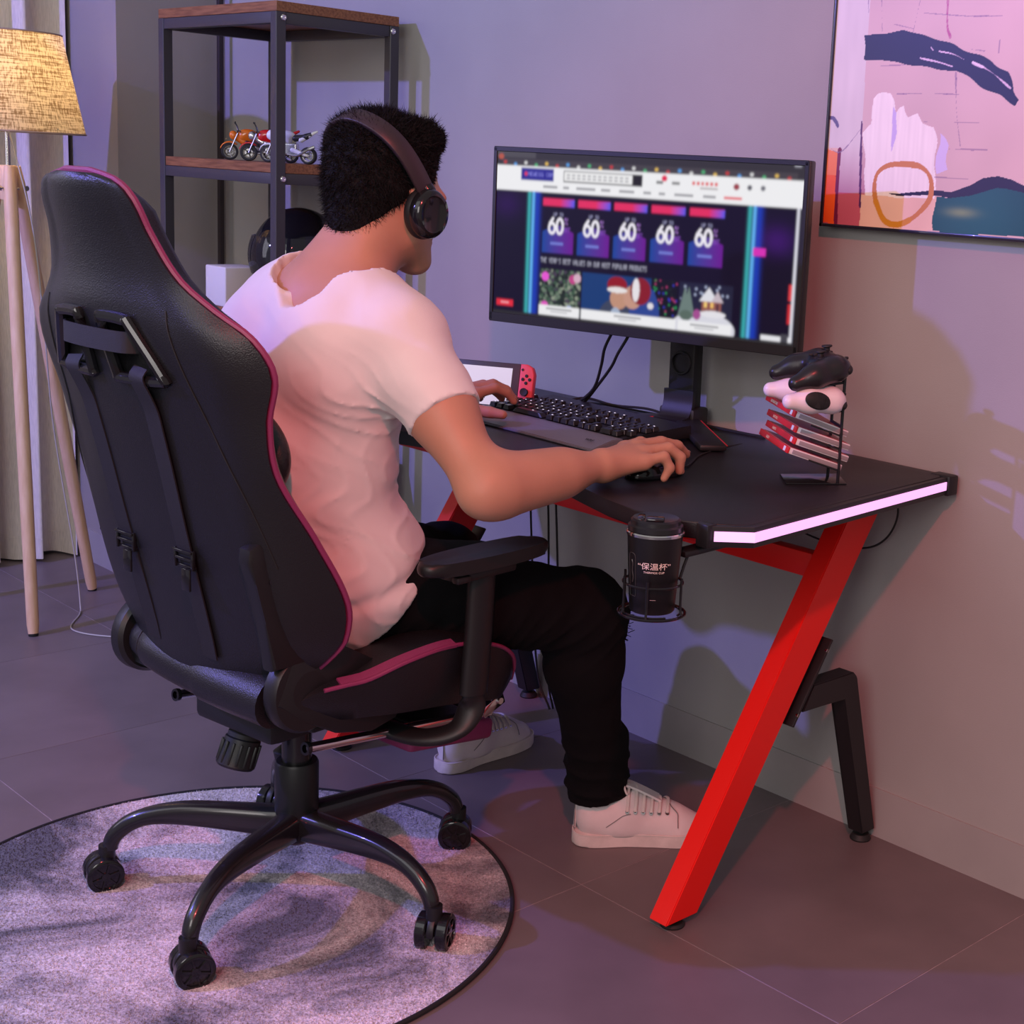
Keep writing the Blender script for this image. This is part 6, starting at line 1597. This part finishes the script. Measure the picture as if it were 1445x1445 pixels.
# --- trainers
def shoe(heel, ang, z0=0.0, pitch=0.0, side=1):
    M = PMI @ Matrix.Translation((heel[0], heel[1], z0)) @ Matrix.Rotation(ang, 4, 'Z') @ Matrix.Rotation(pitch, 4, 'X')
    t = bpy.data.objects.new('shoe', None)
    outline = [(0, 0), (.020, .004), (.033, .020), (.036, .055), (.034, .10), (.040, .155), (.046, .195), (.044, .228), (.032, .254), (.010, .268), (-.014, .266), (-.034, .246), (-.042, .215), (-.043, .18), (-.036, .13), (-.031, .09), (-.033, .05), (-.031, .020), (-.020, .004)]
    ol = smooth_path([(side*x, y, 0) for x, y in outline], 3, True); ol = [(p.x, p.y) for p in ol]
    if side < 0: ol = ol[::-1]
    upper = [(p_cone((0, .040, .045), (0, .090, .042), .034, .034), 0), (p_cone((0, .09, .040), (side*.002, .20, .024), .036, .036), .03), (p_cone((side*.002, .20, .026), (side*-.002, .232, .022), .036, .026), .02), (p_cone((0, .036, .078), (0, .100, .078), .026, .028), .03), (p_cone((0, .10, .072), (0, .17, .048), .026, .028), .03)]
    def post(P, D):
        D = D-0.0012*rnd_noise(P, 45, 6, 41)
        D = np.maximum(D, 0.020-P[:, 2])
        top = 0.088+np.clip((.028-P[:, 1])/.03, 0, 1)*.016+np.clip((P[:, 1]-.07)/.05, 0, 1)*.022
        D = np.maximum(D, P[:, 2]-top)
        c = np.sqrt((P[:, 0]/.024)**2+((P[:, 1]-.062)/.046)**2)-1
        return np.maximum(D, -np.maximum(c*.024, (0.050-P[:, 2])))
    bm = None
    me = sdf_mesh('shoe', upper, (-.06, -.02, 0.0), (.06, .29, .13), 0.0028, post)
    up = place('shoe', me, M_shoe, PERSON, True, M)
    b = BM(); add_prism(b, ol, 0.001, 0.024, 0.003, seg=2); obj('sole', b, M_sole, up, 40)
    b = BM(); add_tube(b, [(x*.985, (y-.13)*.985+.13, .0245) for x, y in ol], .0018, 6, True); obj('foxing_line', b, M_sole, up)
    b = BM(); add_strap(b, [(0, .004, .030), (0, .005, .060), (0, .008, .095), (0, .0045, .104), (0, .000, .108)], .012, .003, (1, 0, 0)); obj('heel_tab', b, M_shoe, up)
    b = BM(); add_tube(b, [(.0065*s_, .0035+.0, z) for s_ in (1,) for z in (.030, .06, .09)], .0008, 5); obj('heel_seam', b, mat('seam_grey', (.2, .17, .17), .7), up)
    def surf(y, ang, out=0.0):
        o_ = np.array([0, y, .040]); d = np.array([math.cos(ang), 0, math.sin(ang)]); rr = np.linspace(.09, .005, 170)
        P = (o_+rr[:, None]*d).astype(np.float32); D = sdf_eval(upper, None, P); i = int(np.argmax(D < 0.001)); return tuple((o_+(rr[i]+out)*d).tolist())
    dk = mat('eyelet_dark', (.05, .04, .045), .5)
    for i in range(6):
        y = .098+i*.0155
        for s_ in (1, -1):
            an = R(90-s_*50); p = surf(y, an, 0.0002); n_ = (math.cos(an), 0.1, math.sin(an))
            b = BM(); add_lathe(b, [(.0016, 0), (.0040, 0), (.0040, .0014), (.0016, .0014)], 14, axis_matrix(p, n_), cap=False); obj('eyelet', b, M_chrome, up)
            b = BM(); add_lathe(b, [(0, .0003), (.0017, .0003)], 10, axis_matrix(p, n_)); obj('eyelet_hole', b, dk, up)
        b = BM(); pts = [surf(y+.006*(1-abs(q)/50.0), R(90-q), .0022+.001*(1-abs(q)/50.0)) for q in (50, 38, 20, 0, -20, -38, -50)]
        add_tube(b, smooth_path(pts, 3), .0030, 7, flat=.6); obj('lace', b, M_sole, up)
    b = BM(); add_strap(b, smooth_path([surf(.165, R(90), .001), surf(.13, R(90), .002), surf(.10, R(90), .004), (0, .090, .112), (0, .084, .124)], 4), .034, .004, (1, 0, 0)); obj('tongue', b, M_shoe, up, 50)
    b = BM(); t0 = Vector(surf(.100, R(90), .006)); add_tube(b, smooth_path([t0, t0+V(.018, -.008, .004), t0+V(.030, -.002, -.012), t0+V(.014, .004, -.004), t0, t0+V(-.018, -.008, .004), t0+V(-.028, .0, -.012), t0+V(-.012, .006, -.003), t0], 5), .0022, 7); obj('lace_bow', b, M_sole, up)
    b = BM(); add_tube(b, smooth_path([surf(.196, R(q), .0004) for q in (0, 20, 40)]+[surf(.186, R(60), .0004)]+[surf(.180, R(90), .0004), surf(.186, R(120), .0004)]+[surf(.196, R(q), .0004) for q in (140, 160, 180)], 3), .0009, 5); obj('toe_seam', b, mat('seam_grey', (.2, .17, .17), .7), up)
    b = BM(); add_tube(b, smooth_path([surf(y, R(a), .0003) for y, a in ((.060, 5), (.075, 20), (.090, 32), (.105, 36))], 3), .0007, 5); obj('side_seam', b, mat('seam_grey', (.2, .17, .17), .7), up)
    return up
shoe((-1.952, -0.472), math.atan2(-.6, .8), side=1)
shoe((-2.366, -0.474), math.atan2(.12, .99), side=-1)

# ================================================================== HEADPHONES (worn: a thing of their own)
def headphones():
    Mh = Matrix(HM.tolist()).to_4x4(); Mh.translation = HO.tolist()
    t = thing('headphones', 'black over-ear wireless headphones worn by the seated person', 'headphones', mw=Mh)
    bm = BM(); back = -0.86
    pts = []
    for a in np.linspace(R(0), R(180), 37):
        r = 0.098; h_ = 0.110*math.sin(a)**0.8 if math.sin(a) > 0 else 0
        pts.append(V(r*math.cos(a)*(1+0.05*math.sin(2*a)**2), 0.002+back*h_, 0.022+h_))
    # rubber-lined band, flat section
    rings = []
    add_strap(bm, pts, 0.031, 0.008, (0, 1, 0.86)); bmesh.ops.bevel(bm, geom=[e for e in bm.edges if e.calc_length() > 0.0], offset=0.0012, segments=1, affect='EDGES')
    obj('headband', bm, mat('band_brown_black', (0.030, 0.018, 0.024), 0.42), t, 50)
    bm = BM(); add_strap(bm, [p*0.955+V(0, 0, 0.001) for p in pts[5:-5]], 0.024, 0.006, (0, 1, 0.86)); obj('band_cushion', bm, M_rub, t, 50)
    for s in (1, -1):
        Mx = axis_matrix((s*.080, .004, -.004), (s, -0.12, -.04), (0, 1, 0.1)) @ Matrix.Diagonal((0.88, 1.06, 1, 1))
        bm = BM(); add_lathe(bm, [(.026, 0.000), (.036, .000), (.0395, .005), (.0400, .012), (.037, .018), (.030, .020), (.0, .020)], 40, Mx, cap=False); obj('ear_cushion', bm, mat('ear_pad', (0.014, 0.014, 0.016), 0.45), t)
        bm = BM(); add_lathe(bm, [(.037, .016), (.0385, .019), (.0375, .030), (.034, .0365), (.028, .039), (.026, .0375), (.0, .038)], 40, Mx); obj('ear_cup', bm, M_gloss, t, 50)
        bm = BM(); add_tube(bm, smooth_path([V(s*.100, -.004, .040), V(s*.108, .002, .028), V(s*.112, .006, .010), V(s*.113, .008, -.004)], 5), [.0085, .0085, .0085, .0085, .008, .008, .008, .0075, .0075, .007, .007, .007, .007, .006, .006, .006], 12, flat=0.5, up=(s, 0, 0)); obj('yoke', bm, M_gloss, t)
headphones()
